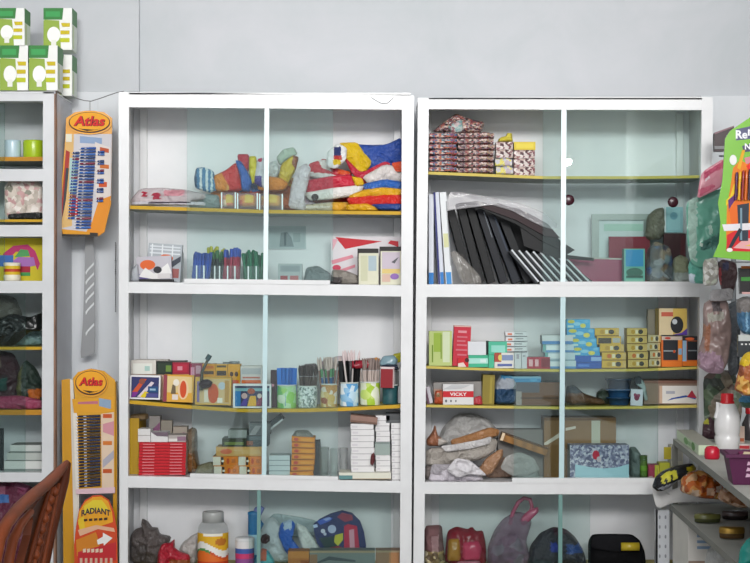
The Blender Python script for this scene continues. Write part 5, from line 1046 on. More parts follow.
# ================================================================ grey rack at the picture's other edge
rk = root('metal_rack', 'grey sheet-metal rack of two boards with a white slotted post', 'rack', (1.15, -1.0, 0))
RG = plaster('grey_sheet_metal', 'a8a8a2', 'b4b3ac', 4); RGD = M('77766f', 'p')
def board(z, fa, ne, w, th=.018, name='rack_shelf'):
    mb = MB()
    pts = [(fa[0], fa[1]), (fa[0] + w, fa[1]), (ne[0] + w, ne[1]), (ne[0], ne[1])]
    top = [Vector((x, y, z)) for x, y in pts]; bot = [Vector((x, y, z - th)) for x, y in pts]
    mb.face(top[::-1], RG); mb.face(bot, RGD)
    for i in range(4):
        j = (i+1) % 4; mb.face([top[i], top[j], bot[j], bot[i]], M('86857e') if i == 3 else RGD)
    # folded lip along the aisle edge
    mb.build(name, rk, bevel=.002)
ZU = .73; ZL = .53
board(ZU, (.924, -.04), (.756, -2.2), .62); board(ZL, (.912, -.05), (.826, -2.2), .6)
board(.20, (.905, -.05), (.84, -2.2), .58)
mb = MB(); mb.box((.868, -.065, 0), (.908, -.058, ZL - .018), M('d2d4d8','g')); mb.box((.868, -.065, 0), (.872, -.03, ZL - .018), M('b4b6ba','g'))
for i in range(16):
    for x in (.878, .896): mb.ell(x, .04 + i*.03, .003, .006, -.0655, '8f9298', 10)
mb.build('slotted_post', rk)
mb = MB(); mb.box((.92, -.06, ZL), (.935, -.045, ZU - .018), RGD); mb.build('slotted_post', rk)
mb = MB(); mb.box((1.46, -.06, 0), (1.5, -.02, 1.9), RG); mb.build('slotted_post', rk)
mb = MB(); mb.box((1.40, -2.2, 0), (1.44, -2.16, 1.9), RG); mb.build('slotted_post', rk)
mb = MB(); mb.box((.79, -2.2, 0), (.83, -2.17, ZU - .018), RG); mb.build('slotted_post', rk)
mb = MB(); mb.box((1.52, -2.2, 0), (1.54, -.02, 1.9), plaster('rack_back', '6f6a64', '8a8278', 6)); mb.build('rack_back', rk)
def onplane(px, py, z):
    """point of the plane at height z that the photo shows at px, py"""
    d = (EYE - z) * F / (py - HY); return Vector(((px - CX) * d / F, d - D, z))
# ---- things on the upper board
def obox(name, label, cat, p, w, d, h, yaw, m, dec=(), side=None, top=None, sdec=(), g=None):
    R = Matrix.Translation(p) @ Matrix.Rotation(math.radians(yaw), 4, 'Z'); mb = MB()
    mb.box((-w/2, -d/2, 0), (w/2, d/2, h), m, side, top, R=R)
    decal(mb, dec, -w/2, 0, w, h, -d/2, R)
    if sdec: decal(mb, sdec, -d/2, 0, d, h, 0, R @ Matrix.Rotation(-math.pi/2, 4, 'Z') @ Matrix.Translation((0, -w/2, 0)))
    return tag(mb.build(name), label, cat, g)
a = onplane(674, 438.5, ZU); b = onplane(700, 456, ZU); mid = (a+b)/2
obox('tape_carton', 'long pale green carton lying along the edge of the upper grey board', 'box', mid + Vector((.028, 0, .0005)), .05, (b-a).length*.96, .028, -4.4, 'c4d0b4', sdec=[('r',0,.1,1,.95,'d4e0c4'), ('e',.45,.5,.1,.35,'7fae6a'), ('e',.78,.5,.08,.4,'6f9e5a'), ('r',.55,.3,.68,.7,'a0c490')], top='aaa89c')
def bottle(name, label, px0, px1, py1, prof, m, capm, cap, Yb=None, z=ZU):
    cpt = onplane((px0+px1)/2, py1, z) + Vector((0,0,.0006)); k = (D + cpt.y)/F; r = (px1-px0)/2*k
    bt = root(name, label, 'bottle', cpt)
    mb = MB(); mb.lathe(cpt, [(u*r, v*k) for u, v in prof], m, 28); mb.build('bottle_body', bt)
    mb = MB(); mb.lathe(cpt, [(u*r, v*k) for u, v in cap], capm, 28); mb.build('bottle_cap', bt)
    return bt, cpt, k, r
bt, cpt, k, r = bottle('milk_bottle', 'white plastic bottle with a red screw cap on the upper board', 714.5, 740, 449, [(.88,0),(.98,1.5),(.98,12),(.9,14),(.98,17),(1,24),(.95,34),(.72,42),(.5,46.5),(.46,47)], M('e4e2e2','g'), M('c8202a','g'), [(.5,45),(.56,45),(.56,47),(.5,48),(.5,54.5),(.42,55.5),(.002,55.5)])
mb = MB(); mb.tube([cpt + Vector((-r*.5, -r*.2, 44*k)), cpt + Vector((-r*.78, -r*.2, 46*k)), cpt + Vector((-r*.8,-r*.2,38*k)), cpt+Vector((-r*.95,-r*.2,31*k))], .006, M('dedcdc','g')); mb.build('bottle_grip', bt)
bottle('sauce_bottle', 'small dark bottle with a red cap at the picture edge, beside the white bottle', 742, 757, 440, [(.9,0),(1,1),(1,16),(.5,24),(.4,27)], M('4a4448','g'), M('c0242e','g'), [(.5,26),(.55,27),(.55,34),(.4,35),(.002,35)])
for i, (x0, py, m, lab, dd) in enumerate(((741, 455, 'd0c4be', 'small white and red medicine carton next to the white bottle', [('r',0,.6,1,.9,'b02830'), ('r',.2,.1,.7,.5,'6a6a8a')]), (752, 458, 'd4ccc8', 'pink printed white carton at the picture edge', [('r',.2,.2,.8,.5,'c87a80'), ('r',0,.8,1,1,'a82832')]))):
    obox('medicine_carton', lab, 'box', onplane(x0, py, ZU) + Vector((.01,0,.0005)), .03, .03, .03 if i == 0 else .035, -8, m, dec=dd)
obox('cream_packet', 'small upright cream packet behind the red and white cartons', 'packet', onplane(743.5, 444, ZU) + Vector((0,.03,.0005)), .018, .015, .05, -5, 'd2b8aa', dec=[('r',.1,.1,.9,.3,'b8603a')])
# red lid thing
PR = onplane(712, 459, ZU); mb = MB(); mb.lathe(PR, [(.002,0),(.018,.0),(.021,.006),(.02,.026),(.014,.034),(.002,.036)], M('c01c34','g'), 20); tag(mb.build('red_pot'), 'small crimson pot at the edge of the upper board, before the white bottle', 'pot')
# purple basket
bs = root('plastic_basket', 'purple slotted plastic basket on the near edge of the upper board', 'basket', (.925, -1.24, ZU))
o = Vector((.925, -1.24, ZU + .0006))
R = Matrix.Translation(o) @ Matrix.Rotation(math.radians(-6), 4, 'Z')
mb = MB(); w0, w1, d0, d1, h = .135, .16, .1, .12, .072
PUR = M('521c42','p')
def brow(w, d, z): return [R @ Vector(p) for p in ((-w/2-.02,-d/2,z),(w/2,-d/2,z),(w/2,d/2,z),(-w/2-.02,d/2,z))]
mb.grid([brow(w0,d0,0), brow(w1,d1,h), brow(w1+.012,d1+.012,h), brow(w1+.012,d1+.012,h-.008)], PUR, False, True); mb.face(brow(w0,d0,.001), PUR)
mb.grid([brow(w1-.004,d1-.004,h), brow(w0-.004,d0-.004,.002)], PUR, False, True)
mb.build('basket_wall', bs)
mb = MB()
for zz in (.018,.032,.046):
    for i in range(7):
        x = -.06 + i*.02 + (zz-.02)*.1
        yy = -d0/2 - (d1-d0)/2*zz/h - .0012
        mb.face([R @ Vector(p) for p in ((x,yy,zz),(x+.011,yy,zz+.001),(x+.012,yy-.001,zz+.007),(x+.003,yy-.001,zz+.009))], 'cfa8c0')
mb.build('lattice', bs)
for i, (dx, dy, m, lab) in enumerate(((-.05,-.01,'c8b898','cream sachet lying in the purple basket'), (0,.0,'8a7a6a','brown sachet lying in the purple basket'), (-.03,.03,'6f2a50','mauve sachet lying in the purple basket'), (.03,.01,'d8d0c4','white sachet lying in the purple basket'))):
    mb = MB(); mb.box((-.022,-.003,0),(.022,.003,.045), m, R=R @ Matrix.Translation((dx,dy*.6,.04)) @ Matrix.Rotation(.5*(i%3-1),4,'Z') @ Matrix.Rotation(-.9,4,'X')); tag(mb.build('sachet', bevel=.002), lab, 'packet')
# ---- things on the lower board
PUFF('lining_paper', 'white lining paper curling up over the end of the lower grey board', 'paper', [(650,482),(654,480),(660,492),(672,490),(684,485),(697,488),(722,494),(740,499),(742,503),(716,502),(690,502),(672,503),(661,508),(656,507)], -.115, .008, M('e0dedc','p'), N=64, R=10, bump=.002, seed=120, pw=.2, c=(672,497))
PUFF('snack_pack', 'black snack bag with yellow lettering blocks, slumped over the board end', 'packet', [(652,487),(655,478),(663,471),(676,466),(692,463),(697,468),(690,476),(676,480),(668,488),(658,492)], -.22, .09,
     zone(M('1f2024','g'), ([(662,478),(664,476),(665,480),(663,482)], '1f2024'), ([(668,474),(670,473),(671,479),(669,480)], '1f2024'), ([(659,483),(660,474),(668,470),(674,469),(675,477),(667,480)], 'd6cf3a'), ([(686,474),(684,466),(697,464),(698,470)], 'c8b41e'), ([(654,488),(668,482),(676,479),(676,483),(668,489)], '8a8c94')), N=60, R=12, bump=.004, seed=121)
PUFF('candy_bag', 'clear bag of orange sweets heaped on the lower board', 'bag', [(680,492),(682,478),(690,472),(702,470),(712,476),(720,483),(728,492),(722,499),(700,498)], -.42, .12,
     zone(PAT('orange_sweets', ['c8641e','d8843c','a8501c','e0b080','9a481c','d8984e'], 42, 'g'), (rect(688,488,695,495), 'dcc0a8'), (rect(703,486,710,493), 'd8b090'), (rect(712,484,718,490), 'e0c4b0')), N=64, R=14, bump=.014, seed=122)
PUFF('candy_bag', 'smaller clear bag of pale orange sweets next to the orange heap', 'bag', [(718,500),(720,488),(730,488),(742,496),(750,506),(738,508)], -.75, .09, PAT('pale_sweets', ['a87a5a','c8a890','8a5a3a','b89070'], 45, 'g'), bump=.01, seed=123)
def oval_tin(label, px0, px1, py1, hpx, m, lid):
    cpt = onplane((px0+px1)/2, py1, ZL); k = (D+cpt.y)/F; r = (px1-px0)/2*k
    tn = root('oval_tin', label, 'tin', cpt)
    mb = MB(); mb.lathe(cpt + Vector((0,r*.6,.003)), [(r*.96,0),(r,.002),(r,hpx*k*.5)], m, 28, sq=.6); mb.build('tin_body', tn)
    mb = MB(); mb.lathe(cpt + Vector((0,r*.6,.003)), [(r*1.03,hpx*k*.45),(r*1.03,hpx*k*.85),(r*.96,hpx*k),(.002,hpx*k)], lid, 28, sq=.6); mb.build('tin_lid', tn)
oval_tin('olive green oval tin on the lower board', 696, 722, 524, 8, M('3f4224','g'), M('6a6a38','g'))
oval_tin('brass coloured oval tin nearer the picture edge', 721, 746, 540, 11, M('5a4224','g'), M('a8843a','m'))
oval_tin('dark tin behind the brass coloured one', 724, 750, 521, 8, M('2a2220','g'), M('4a3a38','g'))
PUFF('teal_packet', 'bright teal packet at the very bottom edge, on the lower board', 'packet', [(738,566),(740,549),(748,538),(760,536),(766,566)], -1.25, .05, M('1f9a8f','g'), seed=124)
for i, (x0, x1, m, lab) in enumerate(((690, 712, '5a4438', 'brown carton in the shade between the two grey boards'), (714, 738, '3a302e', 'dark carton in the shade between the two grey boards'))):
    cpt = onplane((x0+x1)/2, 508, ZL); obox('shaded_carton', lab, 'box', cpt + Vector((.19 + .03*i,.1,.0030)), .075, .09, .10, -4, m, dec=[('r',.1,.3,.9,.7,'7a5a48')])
# ---- under the lower board
zz = .2005
wc = root('white_carton', 'white carton with blue printed lines under the lower board', 'box', (1.02, -.25, zz))
mb = MB(); mb.box((.912, -.34, zz), (1.17, -.10, .508), M('e4dfd8'))
mb.build('carton_body', wc)
mb = MB()
for i in range(4): mb.box((.938, -.3412, .435+i*.017), (.985 - .006*(i%2), -.34, .443+i*.017), '8fa8c4')
mb.box((.913,-.3412,zz),(1.169,-.34,.40),'a8907f'); mb.box((.95,-.3415,.33),(1.02,-.3412,.36),'7f6a5c')
mb.build('printed_front', wc)
PUFF('plastic_bag', 'white crumpled bag in front of the blue-lined carton', 'bag', [(704,572),(708,552),(716,545),(728,548),(740,560),(742,572)], -.62, .12, 'c4c4c2', bump=.012, seed=126)
# ================================================================ display pole with hanging goods
pl = root('display_pole', 'dark grey display pole with cross arms for hanging packets', 'stand', (1.12, -.09, ZU))
XP = (733.5-375)*S(-.062)
mb = MB(); mb.tube([(XP, -.062, ZU + .001), (XP, -.062, P(0,142,-.062).z)], .008, M('84888c','g'), 10); mb.build('pole', pl)
mb = MB(); mb.lathe((XP,-.062,ZU), [(.019,.001),(.019,.008),(.010,.014)], M('62666c','m'), 20); mb.build('pole_base', pl)
for zz_, x0, x1 in ((P(0,156,-.062).z, 719, 790), (P(0,262,-.062).z, 716, 790), (P(0,300,-.062).z, 716, 790)):
    mb = MB(); mb.tube([((x0-375)*S(-.062), -.062, zz_), ((x1-375)*S(-.062), -.062, zz_)], .0025, M('8a8d90','m'), 8); mb.build('cross_arm', pl)
mb = MB(); mb.prism(W([(714.5,133),(734,126),(736,151.5),(714.5,151.5)], -.15), -.15, .02, M('3a2a2e','g'), M('5a5050')); 
mb.prism(W([(714.5,146),(735,146),(735,149),(714.5,149)], -.152), -.152, .002, '8a8a8c'); mb.prism(W([(714.5,132.6),(734,125.6),(734,127),(714.5,134.4)], -.153), -.153, .003, '8a6a72')
tag(mb.build('hanging_box'), 'dark maroon box with a grey stripe hanging behind the green pen card', 'box')
PUFF('hanging_packet', 'pink printed packet hanging beside the cabinet post', 'packet', [(702,172),(724,158),(727,165),(722,186),(716,190),(697,199),(699,184)], -.30, .008,
     zone(M('cf8a98','g'), ([(703,173),(724,160),(724,168),(712,173),(704,180)], 'c0506e'), ([(704,176),(708,174),(710,178),(705,182)], 'e4ccd4'), ([(698,190),(712,184),(716,187),(700,196)], 'c8607a')), smooth=1, R=12, seed=131, bump=.001, pw=.15)
PUFF('hanging_packet', 'large teal green clear packet hanging below the pink one', 'packet', [(686,202),(698,196),(722,188),(724,200),(719,240),(717,262),(700,268),(690,262),(687,240)], -.26, .012,
     zone(M('5f9a88','g'), ([(704,240),(719,233),(718,247),(700,250)], '3f6f66'), ([(688,200),(697,198),(696,260),(689,260)], '9ab8ac'), ([(708,226),(712,225),(712,234),(708,235)], 'a8c8ba'), ([(700,244),(706,241),(707,245),(700,248)], 'c4d4c8')), smooth=1, R=12, bump=.006, seed=132)
PUFF('hanging_packet', 'teal crinkled packet bottom hanging under the large green one', 'packet', [(688,263),(700,252),(718,250),(716,272),(704,284),(689,283)], -.24, .02, zone(M('5aa090','x'), (rect(689,274,694,283), 'c8d4e0')), smooth=1, bump=.006, seed=133)
PUFF('hanging_packet', 'clear packet of whitish beads hanging before the cabinet rail', 'packet', [(703,260),(717,257),(719,270),(717,285),(703,286)], -.33, .02, PAT('beads', ['d0ccc4','b4b0a8','e4e2de','c4c8b8','a8a49a'], 90, 'g'), smooth=1, bump=.004, seed=134)
PUFF('hanging_packet', 'dark maroon packet hanging under the green pen card', 'packet', [(717,264),(722,259),(736,262),(738,275),(732,298),(722,292),(719,280)], -.3, .03, zone(M('4a3438','x'), (rect(718,268,720.5,290), 'b04048'), (rect(722,262,728,270), '3a3a58')), smooth=1, seed=135)
PUFF('hanging_bag', 'pinkish brown translucent bag of shells hanging low beside the post', 'bag', [(703,304),(712,298),(728,300),(732,330),(728,362),(722,374),(708,373),(697,366),(698,352),(703,335)], -.34, .05,
     zone(M('8f7a76','g'), (rect(711,302,720,312), '5f5658'), (rect(714,290,731,300), 'a8a4a6'), ([(697,352),(712,352),(722,358),(722,374),(700,372)], 'a08494'), ([(703,325),(709,325),(708,350),(703,350)], '8f5f48'), ([(706,313),(722,313),(722,320),(706,322)], 'a8a49a')), R=12, bump=.012, seed=136)
PUFF('hanging_packet', 'silver grey header flap at the top of the brownish bag', 'packet', [(710,290),(733,288),(733,300),(710,302)], -.36, .012, zone(M('aaa6a8','x'), (rect(711,301,734,304), '6a5a58')), smooth=1, seed=137)
mb = MB(); mb.prism(W([(739,268),(765,264),(765,294),(740,294)], -.62), -.62, .015, M('1f1c1e','g'))
for r_, c_ in (((741,277,765,281),'3f8a3a'), ((741,266,765,268.5),'b0602a'), ((742,292,765,294),'c89a98')):
    p0 = P(r_[0], r_[3], -.6205); p1 = P(r_[2], r_[1], -.6205); mb.face([(p0.x,-.6205,p0.z),(p1.x,-.6205,p0.z),(p1.x,-.6205,p1.z),(p0.x,-.6205,p1.z)], c_)
tag(mb.build('hanging_card'), 'black card with a green stripe hanging under the green pen card', 'card')
PUFF('hanging_bag', 'blue and grey striped bag hanging above the yellow sweets', 'bag', [(736,300),(744,296),(766,298),(766,336),(742,334),(737,322)], -.6, .06, zone(M('3f6a8c','x'), (rect(736,294,768,312), '6f6a68'), (rect(744,312,746,336), '7fa8c4'), (rect(750,312,752,336), '2a4a70')), bump=.008, seed=138)
mb = MB(); mb.prism(W([(738,335),(766,335),(766,357),(738,357)], -.58), -.58, .012, M('2e3236','g'))
for r_, c_ in (((738.5,335,766,341),'b8bcba'), ((741,343.5,743,345),'d8d8d8'), ((745,343.5,747,345),'d8d8d8'), ((749,343.5,751,345),'d8d8d8')):
    p0 = P(r_[0], r_[3], -.5805); p1 = P(r_[2], r_[1], -.5805); mb.face([(p0.x,-.5805,p0.z),(p1.x,-.5805,p0.z),(p1.x,-.5805,p1.z),(p0.x,-.5805,p1.z)], c_)
tag(mb.build('hanging_card'), 'dark grey card with a pale top band hanging above the yellow sweets', 'card')
PUFF('hanging_bag', 'orange and brown sweets bag with yellow bows, hanging above the bottles', 'bag', [(734,390),(738,374),(740,360),(746,352),(766,350),(766,396),(744,396)], -.64, .07,
     zone(PAT('long_sweets', ['c8843a','8a4a30','d8a858','a86038','e0b878'], 40, 'g', (1.5,1,.5)), ([(737,365),(740,355),(748,351),(752,362),(742,366)], 'd8b41e'), ([(746,360),(746,352),(766,350),(766,362)], 'd8b824')), R=12, bump=.01, seed=139)
PUFF('hanging_bag', 'mottled green and olive bag hanging behind the white bottle', 'bag', [(703,378),(712,370),(730,370),(742,384),(742,412),(738,436),(710,437),(704,420)], -.17, .05, PAT('murky_goods', ['4a5a48','6f7a68','3a4038','7f7464','58684f','8a8074','5f4f48'], 32, 'g'), bump=.012, seed=140)
PUFF('hanging_bag', 'dark plum bag at the foot of the mottled green one', 'bag', [(702,438),(703,422),(710,416),(718,424),(718,440)], -.215, .03, zone(M('4a3038','x'), (rect(701,416,708,424), 'b4b03a')), seed=141)
PUFF('hanging_bag', 'dark grey glossy bag hanging along the pole', 'bag', [(726,305),(737,300),(740,330),(739,374),(729,376),(726,345)], -.26, .05, zone(M('555a60','x'), (rect(736,330,741,372), '2e3236')), bump=.008, seed=142)
PUFF('hanging_bag', 'blue edged packet above the red capped bottle', 'packet', [(738,400),(744,394),(766,394),(766,408),(742,408)], -.5, .04, zone(M('3f7fa8','x'), (rect(738,402,768,409), '3a5a4a')), seed=143)
# green pen card
pc = root('hanging_pen_card', 'green and orange card of coloured pens with white lettering, hanging at the picture edge', 'card', P(742, 262, -.7))
Yc = -.72; mb = MB()
mb.prism(W([(752,116),(730,131),(725,139),(722.5,180),(718,203),(720.5,222),(719,243),(713,257),(774,263),(774,105)], Yc), Yc, .004, M('6fae2a','g'), M('4f8a20','g'))
def cp(pl_, m, e): mb.face([P(x,y,Yc) + Vector((0,-e,0)) for x,y in pl_], m)
cp([(733,168),(740,160),(752,166),(774,150),(774,250),(730,250),(726,238),(727,205),(730,190)], 'd8781a', .0006)
cp([(728,200),(733,196),(738,188),(740,182),(744,182),(738,196),(731,206),(729,212)], '5a2468', .001); cp([(726,206),(729,202),(736,190),(738,186),(734,184),(730,196),(726,200)], 'd8b820', .0009)
cp([(729,209),(737,200),(744,202),(747,214),(745,224),(731,224)], 'd8641a', .0011)
cp([(727,235),(740,228),(752,226),(774,220),(774,252),(726,251)], 'c81c24', .001); cp([(733,248),(745,238),(774,240),(774,251)], 'd8a0a0', .0012); cp([(744,246),(774,238),(774,246)], 'd8b43a', .0013)
cp([(722,224.5),(774,222),(774,229),(724,231)], 'd8d4d8', .0016); cp([(737,205),(749,203),(748,241),(739,241)], '2a3440', .0014); cp([(740,208),(742,208),(742,240),(740,240)], '6f8a98', .0017)
cp([(728,248),(732,240),(739,228),(742,230),(734,244),(730,250)], '1f2430', .0018)
p = P(729.5, 250, Yc); mb.ell(p.x, p.z, 3*S(Yc), 2*S(Yc), Yc-.002, 'e4e4dc'); p = P(733, 160, Yc); mb.ell(p.x, p.z, 3.6*S(Yc), 5.2*S(Yc), Yc-.002, 'dcdcd8')
cp([(735.5,129.5),(774,121),(774,136),(736,140.5)], '5a5a78', .001)
cp([(742,146),(774,138),(774,150),(744,152)], '4a4a62', .001)
mb.text('Re', P(741.5,0,Yc).x, P(0,134.5,Yc).z, 8.5*S(Yc), Yc-.0016, 'e6e6ea', bold=.03); mb.text('n', P(750.5,0,Yc).x, P(0,132.5,Yc).z, 6.5*S(Yc), Yc-.0016, 'e6e6ea', bold=.03)
mb.text('N', P(747.5,0,Yc).x, P(0,146.5,Yc).z, 6*S(Yc), Yc-.0016, 'e6e6ea', bold=.03)
cp([(737,168),(742,150),(745,150),(740,170)], 'd8a020', .0019); cp([(744,158),(774,150),(774,160),(746,164)], 'c8808a', .0012); cp([(746,166),(752,161),(774,160),(774,168),(748,170)], 'd8281e', .0021)
mb.build('printed_card', pc)
PC = ['4a1f4a','d8a41a','8a2a2a','c8601a','3a2238','d8c040','6a2458']
for i, c_ in enumerate(PC):
    x = 735.5 + i*3.3; a_ = P(x, 200, Yc - .008); b_ = P(x + 1.5, 172 - i*.8, Yc - .008)
    mb = MB(); mb.tube([b_.lerp(a_, .28), a_], [.0036, .0034], M(c_, 'g'), 8)
    o = mb.build('hanging_pen'); mb = MB(); mb.tube([b_, b_.lerp(a_, .06), b_.lerp(a_, .3)], [.002, .0042, .0044], M(c_, 'g'), 8); mb.build('cap', o)
    tag(o, f'{("plum","amber","brick red","orange","dark violet","yellow","magenta")[i]} coloured pen fixed upright on the green card', 'pen', None)
# ================================================================ hanging pen cards by the first cabinet
def pencard(label, Yc, outline, base, patches, oval, text_h, pens, pen_cols, penlab, grp, extra=None):
    r_ = root('hanging_pen_card', label, 'card', P(sum(p[0] for p in outline)/len(outline), max(p[1] for p in outline), Yc))
    mb = MB(); mb.prism(W(outline, Yc), Yc, .004, base, 'c08a28')
    e = .0006
    for pl_, m in patches: mb.face([P(x,y,Yc) + Vector((0,-e,0)) for x,y in pl_], m); e += .0002
    mb.build('printed_card', r_)
    mb = MB(); cx_, cy_, rx, ry = oval; p = P(cx_, cy_, Yc - .006); s_ = S(Yc - .006)
    mb.prism([(p.x + rx*s_*math.cos(2*math.pi*i/32), p.z + ry*s_*math.sin(2*math.pi*i/32)) for i in range(32)], Yc - .006, .005, M('e09a1e','g'), M('a86a14'))
    mb.ell(p.x, p.z, rx*.93*s_, ry*.88*s_, Yc - .0064, '4a2a14', 32); mb.ell(p.x, p.z + .5*s_, rx*.88*s_, ry*.8*s_, Yc - .0067, 'e8a222', 32)
    mb.text('Atlas', p.x, p.z + 1.2*s_, text_h*s_, Yc - .0072, '5a1014', shear=.2, bold=.05, width=rx*1.42*s_); mb.text('Atlas', p.x - .3*s_, p.z + 1.6*s_, text_h*s_, Yc - .0077, 'd01c20', shear=.2, bold=.02, width=rx*1.4*s_)
    mb.face([(p.x - rx*.5*s_, Yc-.007, p.z - ry*.5*s_), (p.x + rx*.3*s_, Yc-.007, p.z - ry*.62*s_), (p.x + rx*.55*s_, Yc-.007, p.z - ry*.5*s_), (p.x - rx*.1*s_, Yc-.007, p.z - ry*.72*s_)], '2a2018')
    mb.build('logo_oval', r_)
    for i, (xa, ya, xb, yb) in enumerate(pens):
        c_ = pen_cols[i % len(pen_cols)]; k_ = S(Yc)
        a_ = P(xa, ya, Yc - .005); b_ = P(xb, yb, Yc - .005)
        mb = MB(); mb.tube([a_, a_.lerp(b_, .1), a_.lerp(b_, .12), a_.lerp(b_, .57)], [.0012, .0028, .0033, .0033], M(c_, 'g'), 8)
        mb.tube([a_.lerp(b_, -.03), a_.lerp(b_, .1)], .0022, M('dcdce0','g'), 6)
        mb.face([a_.lerp(b_, t) + Vector((0,-.0038,dz)) for t, dz in ((.3,-.0012),(.42,-.0012),(.42,.0012),(.3,.0012))], 'c8ccd8')
        o = mb.build('hanging_pen'); mb = MB(); mb.tube([a_.lerp(b_, .55), b_], [.004, .0038], M(c_, 'g'), 8); mb.build('cap', o); tag(o, penlab, 'pen', grp)
    return r_
pencard('orange and white hanging card of blue pens, the upper one under the string', .10, [(66,118),(65.5,135),(58,231),(60,236.5),(98,236.5),(104.5,232),(111,204),(112.3,118),(104,112),(90,110.5),(75,112)], M('dd9a2a','g'),
    [([(67,134),(112,134),(111,200),(104,210),(98,236),(66,236),(62,228)], 'c9c6ca'), ([(66,134),(74,134),(72,226),(62,228)], 'd8b070'), ([(80,136),(102,138),(102,144),(80,143)], '8aa0c0'), ([(95,142),(111,148),(110,204),(100,212),(96,200)], 'd9cfc8'), ([(66,150),(70,152),(66,200),(60,226),(62,200)], 'a8342e'), ([(66,168),(69,168),(66,200),(62,220)], '3a3c44'),
     ([(99,200),(111,196),(110,206),(104,232),(97,236),(84,236),(92,222)], 'dd8a1e'), ([(58,228),(66,231),(98,233),(98,236.5),(60,236.5)], '2a2826'), ([(62,229),(90,232),(90,234.5),(63,234)], 'd8941e'), ([(100,147),(109,149),(109,153),(100,151)], 'b8502a'), ([(100,164),(109,165),(109,169),(100,168)], 'c86a2a'), ([(99,182),(107,182),(107,187),(99,187)], 'c8501e'), ([(72,200),(78,196),(78,215),(70,215)], 'c82c34'), ([(66,134),(72,134),(72,142),(66,142)], 'e0dcc8'), ([(70,158),(77,158),(76,192),(69,192)], 'a8c8c4')],
    (89.5, 122.5, 22.5, 12), 10, [(80 - i*.2, 148.5 + i*3.05, 96 - i*.2, 148.2 + i*3.05) for i in range(27)] + [(72.5 - i*.22, 153 + i*3.1, 79.5 - i*.22, 152.8 + i*3.1) for i in range(22)] + [(97.5 - i*.25, 152 + i*9.3 + q*2.6, 104.5 - i*.25, 151.8 + i*9.3 + q*2.6) for i in range(6) for q in range(2)], ['2f56a0','2a4a8a','3a6ab4','28406f','3f5a94','7a2f44'], 'small blue pen clipped across the upper orange card', 'pens clipped across the upper orange card')
rack2 = pencard('yellow hanging card of dark pens, the lower one beside the chair', .02, [(73,378),(76,412),(77,494),(115,492),(115,380),(104,371),(91,368.5),(78,372)], M('d49a1e','g'),
    [([(72,399),(114,396),(114,412),(74,413)], 'd89a24'), ([(78,402),(98,401),(98,404),(78,404)], 'b86a7a'), ([(99,398),(111,400),(111,409),(99,406)], '8aa0b8'), ([(101,414),(114,412),(114,492),(102,492)], 'd8c0a8'), ([(103,414),(112,414),(112,418),(103,418)], 'c0501e'), ([(103,441),(112,441),(112,445),(103,445)], 'c8702a'), ([(103,469),(112,469),(112,473),(103,473)], 'b8501e'), ([(103,424),(114,421),(114,436),(103,432)], 'c88a94'), ([(103,460),(114,450),(114,458),(103,468)], 'a8a4b0'), ([(73,413),(77,413),(79,492),(76,492)], 'e0d8cc'), ([(76,489),(115,487),(115,493),(76,494)], 'd8b8c0')],
    (91, 383, 17, 14), 8.5, [(76.5 + i*.06, 416.5 + i*3.05, 100.5, 415.8 + i*3.0) for i in range(24)], ['26283a','1f2a4a','2e2430','24344a','3a2c34','20222a','4a3a2a'], 'small dark pen clipped across the lower yellow card', 'pens clipped across the lower yellow card')
for pts in ([(61.5,380),(66,379),(70,379),(76,563+60),(64,563+60)], [(112,381),(116,382),(117,430),(117.3,623),(114,623)]):
    mb = MB(); mb.prism(W(pts, .03), .03, .03, M('c8901a','g'), M('e0d8c4')); mb.build('rack_edge', rack2)
mb = MB(); mb.prism(W([(70,379),(73,380),(79,494),(79,623),(76,623)], .028), .028, .012, M('d8d0c4','g')); mb.build('rack_edge', rack2)
# radiant card
rc = root('hanging_refill_card', 'orange red rounded card with dark arched capitals and a white arrow', 'card', P(96, 575, -.02))
Yr = -.02; mb = MB()
out = [(75.5,620),(74,545),(76,527),(79,510),(85,500),(93,495.5),(101,495),(109,500),(114,512),(117,530),(117.5,560),(117,620)]
mb.prism(W(out, Yr), Yr, .005, M('c8451e','g'), M('b8781a'))
def rp(pl_, m, e): mb.face([P(x,y,Yr) + Vector((0,-e,0)) for x,y in pl_], m)
rp([(79,512),(85,502),(93,497),(101,496.5),(108,501),(112,512),(113,522),(98,527),(82,530),(78,524)], 'dc9a1e', .0006); rp([(84,506),(93,500),(102,500),(108,508),(108,511),(96,510),(84,514)], 'd8c030', .0009)
rp([(78,530),(96,525),(114,528),(115,532),(98,529),(80,536)], 'd8a888', .0012); rp([(76,540),(96,532),(100,545),(94,553),(77,556)], 'c87a1e', .001); rp([(78,552),(100,546),(116,542),(116,560),(78,566)], 'b8242a', .0011)
rp([(78,520),(84,516),(85,528),(80,532)], 'd8b428', .0008)
rp([(97,540),(103,536.5),(103,532.5),(112.5,538),(104,545.5),(103.5,543),(98,544.5)], 'e4e2de', .002)
p = P(96, 510.5, Yr); mb.text('RADIANT', p.x, p.z, 6*S(Yr), Yr-.0018, '1f2038', bold=.03, width=29*S(Yr), arc=4.5)
for i in range(5): rp([(84+i*5, 519-.3*i),(87.5+i*5,518.6-.3*i),(87.5+i*5,521-.3*i),(84+i*5,521.4-.3*i)], '3a2418', .0018)
for i in range(5): rp([(83+i*4.2,549),(86+i*4.2,548.4),(86+i*4.2,552),(83+i*4.2,552.6)], 'd8c0a8', .0018)
for i in range(7): rp([(80+i*5,558),(82.5+i*5,558),(82.5+i*5,600),(80+i*5,600)], 'c8a890', .0018)
mb.build('printed_card', rc)
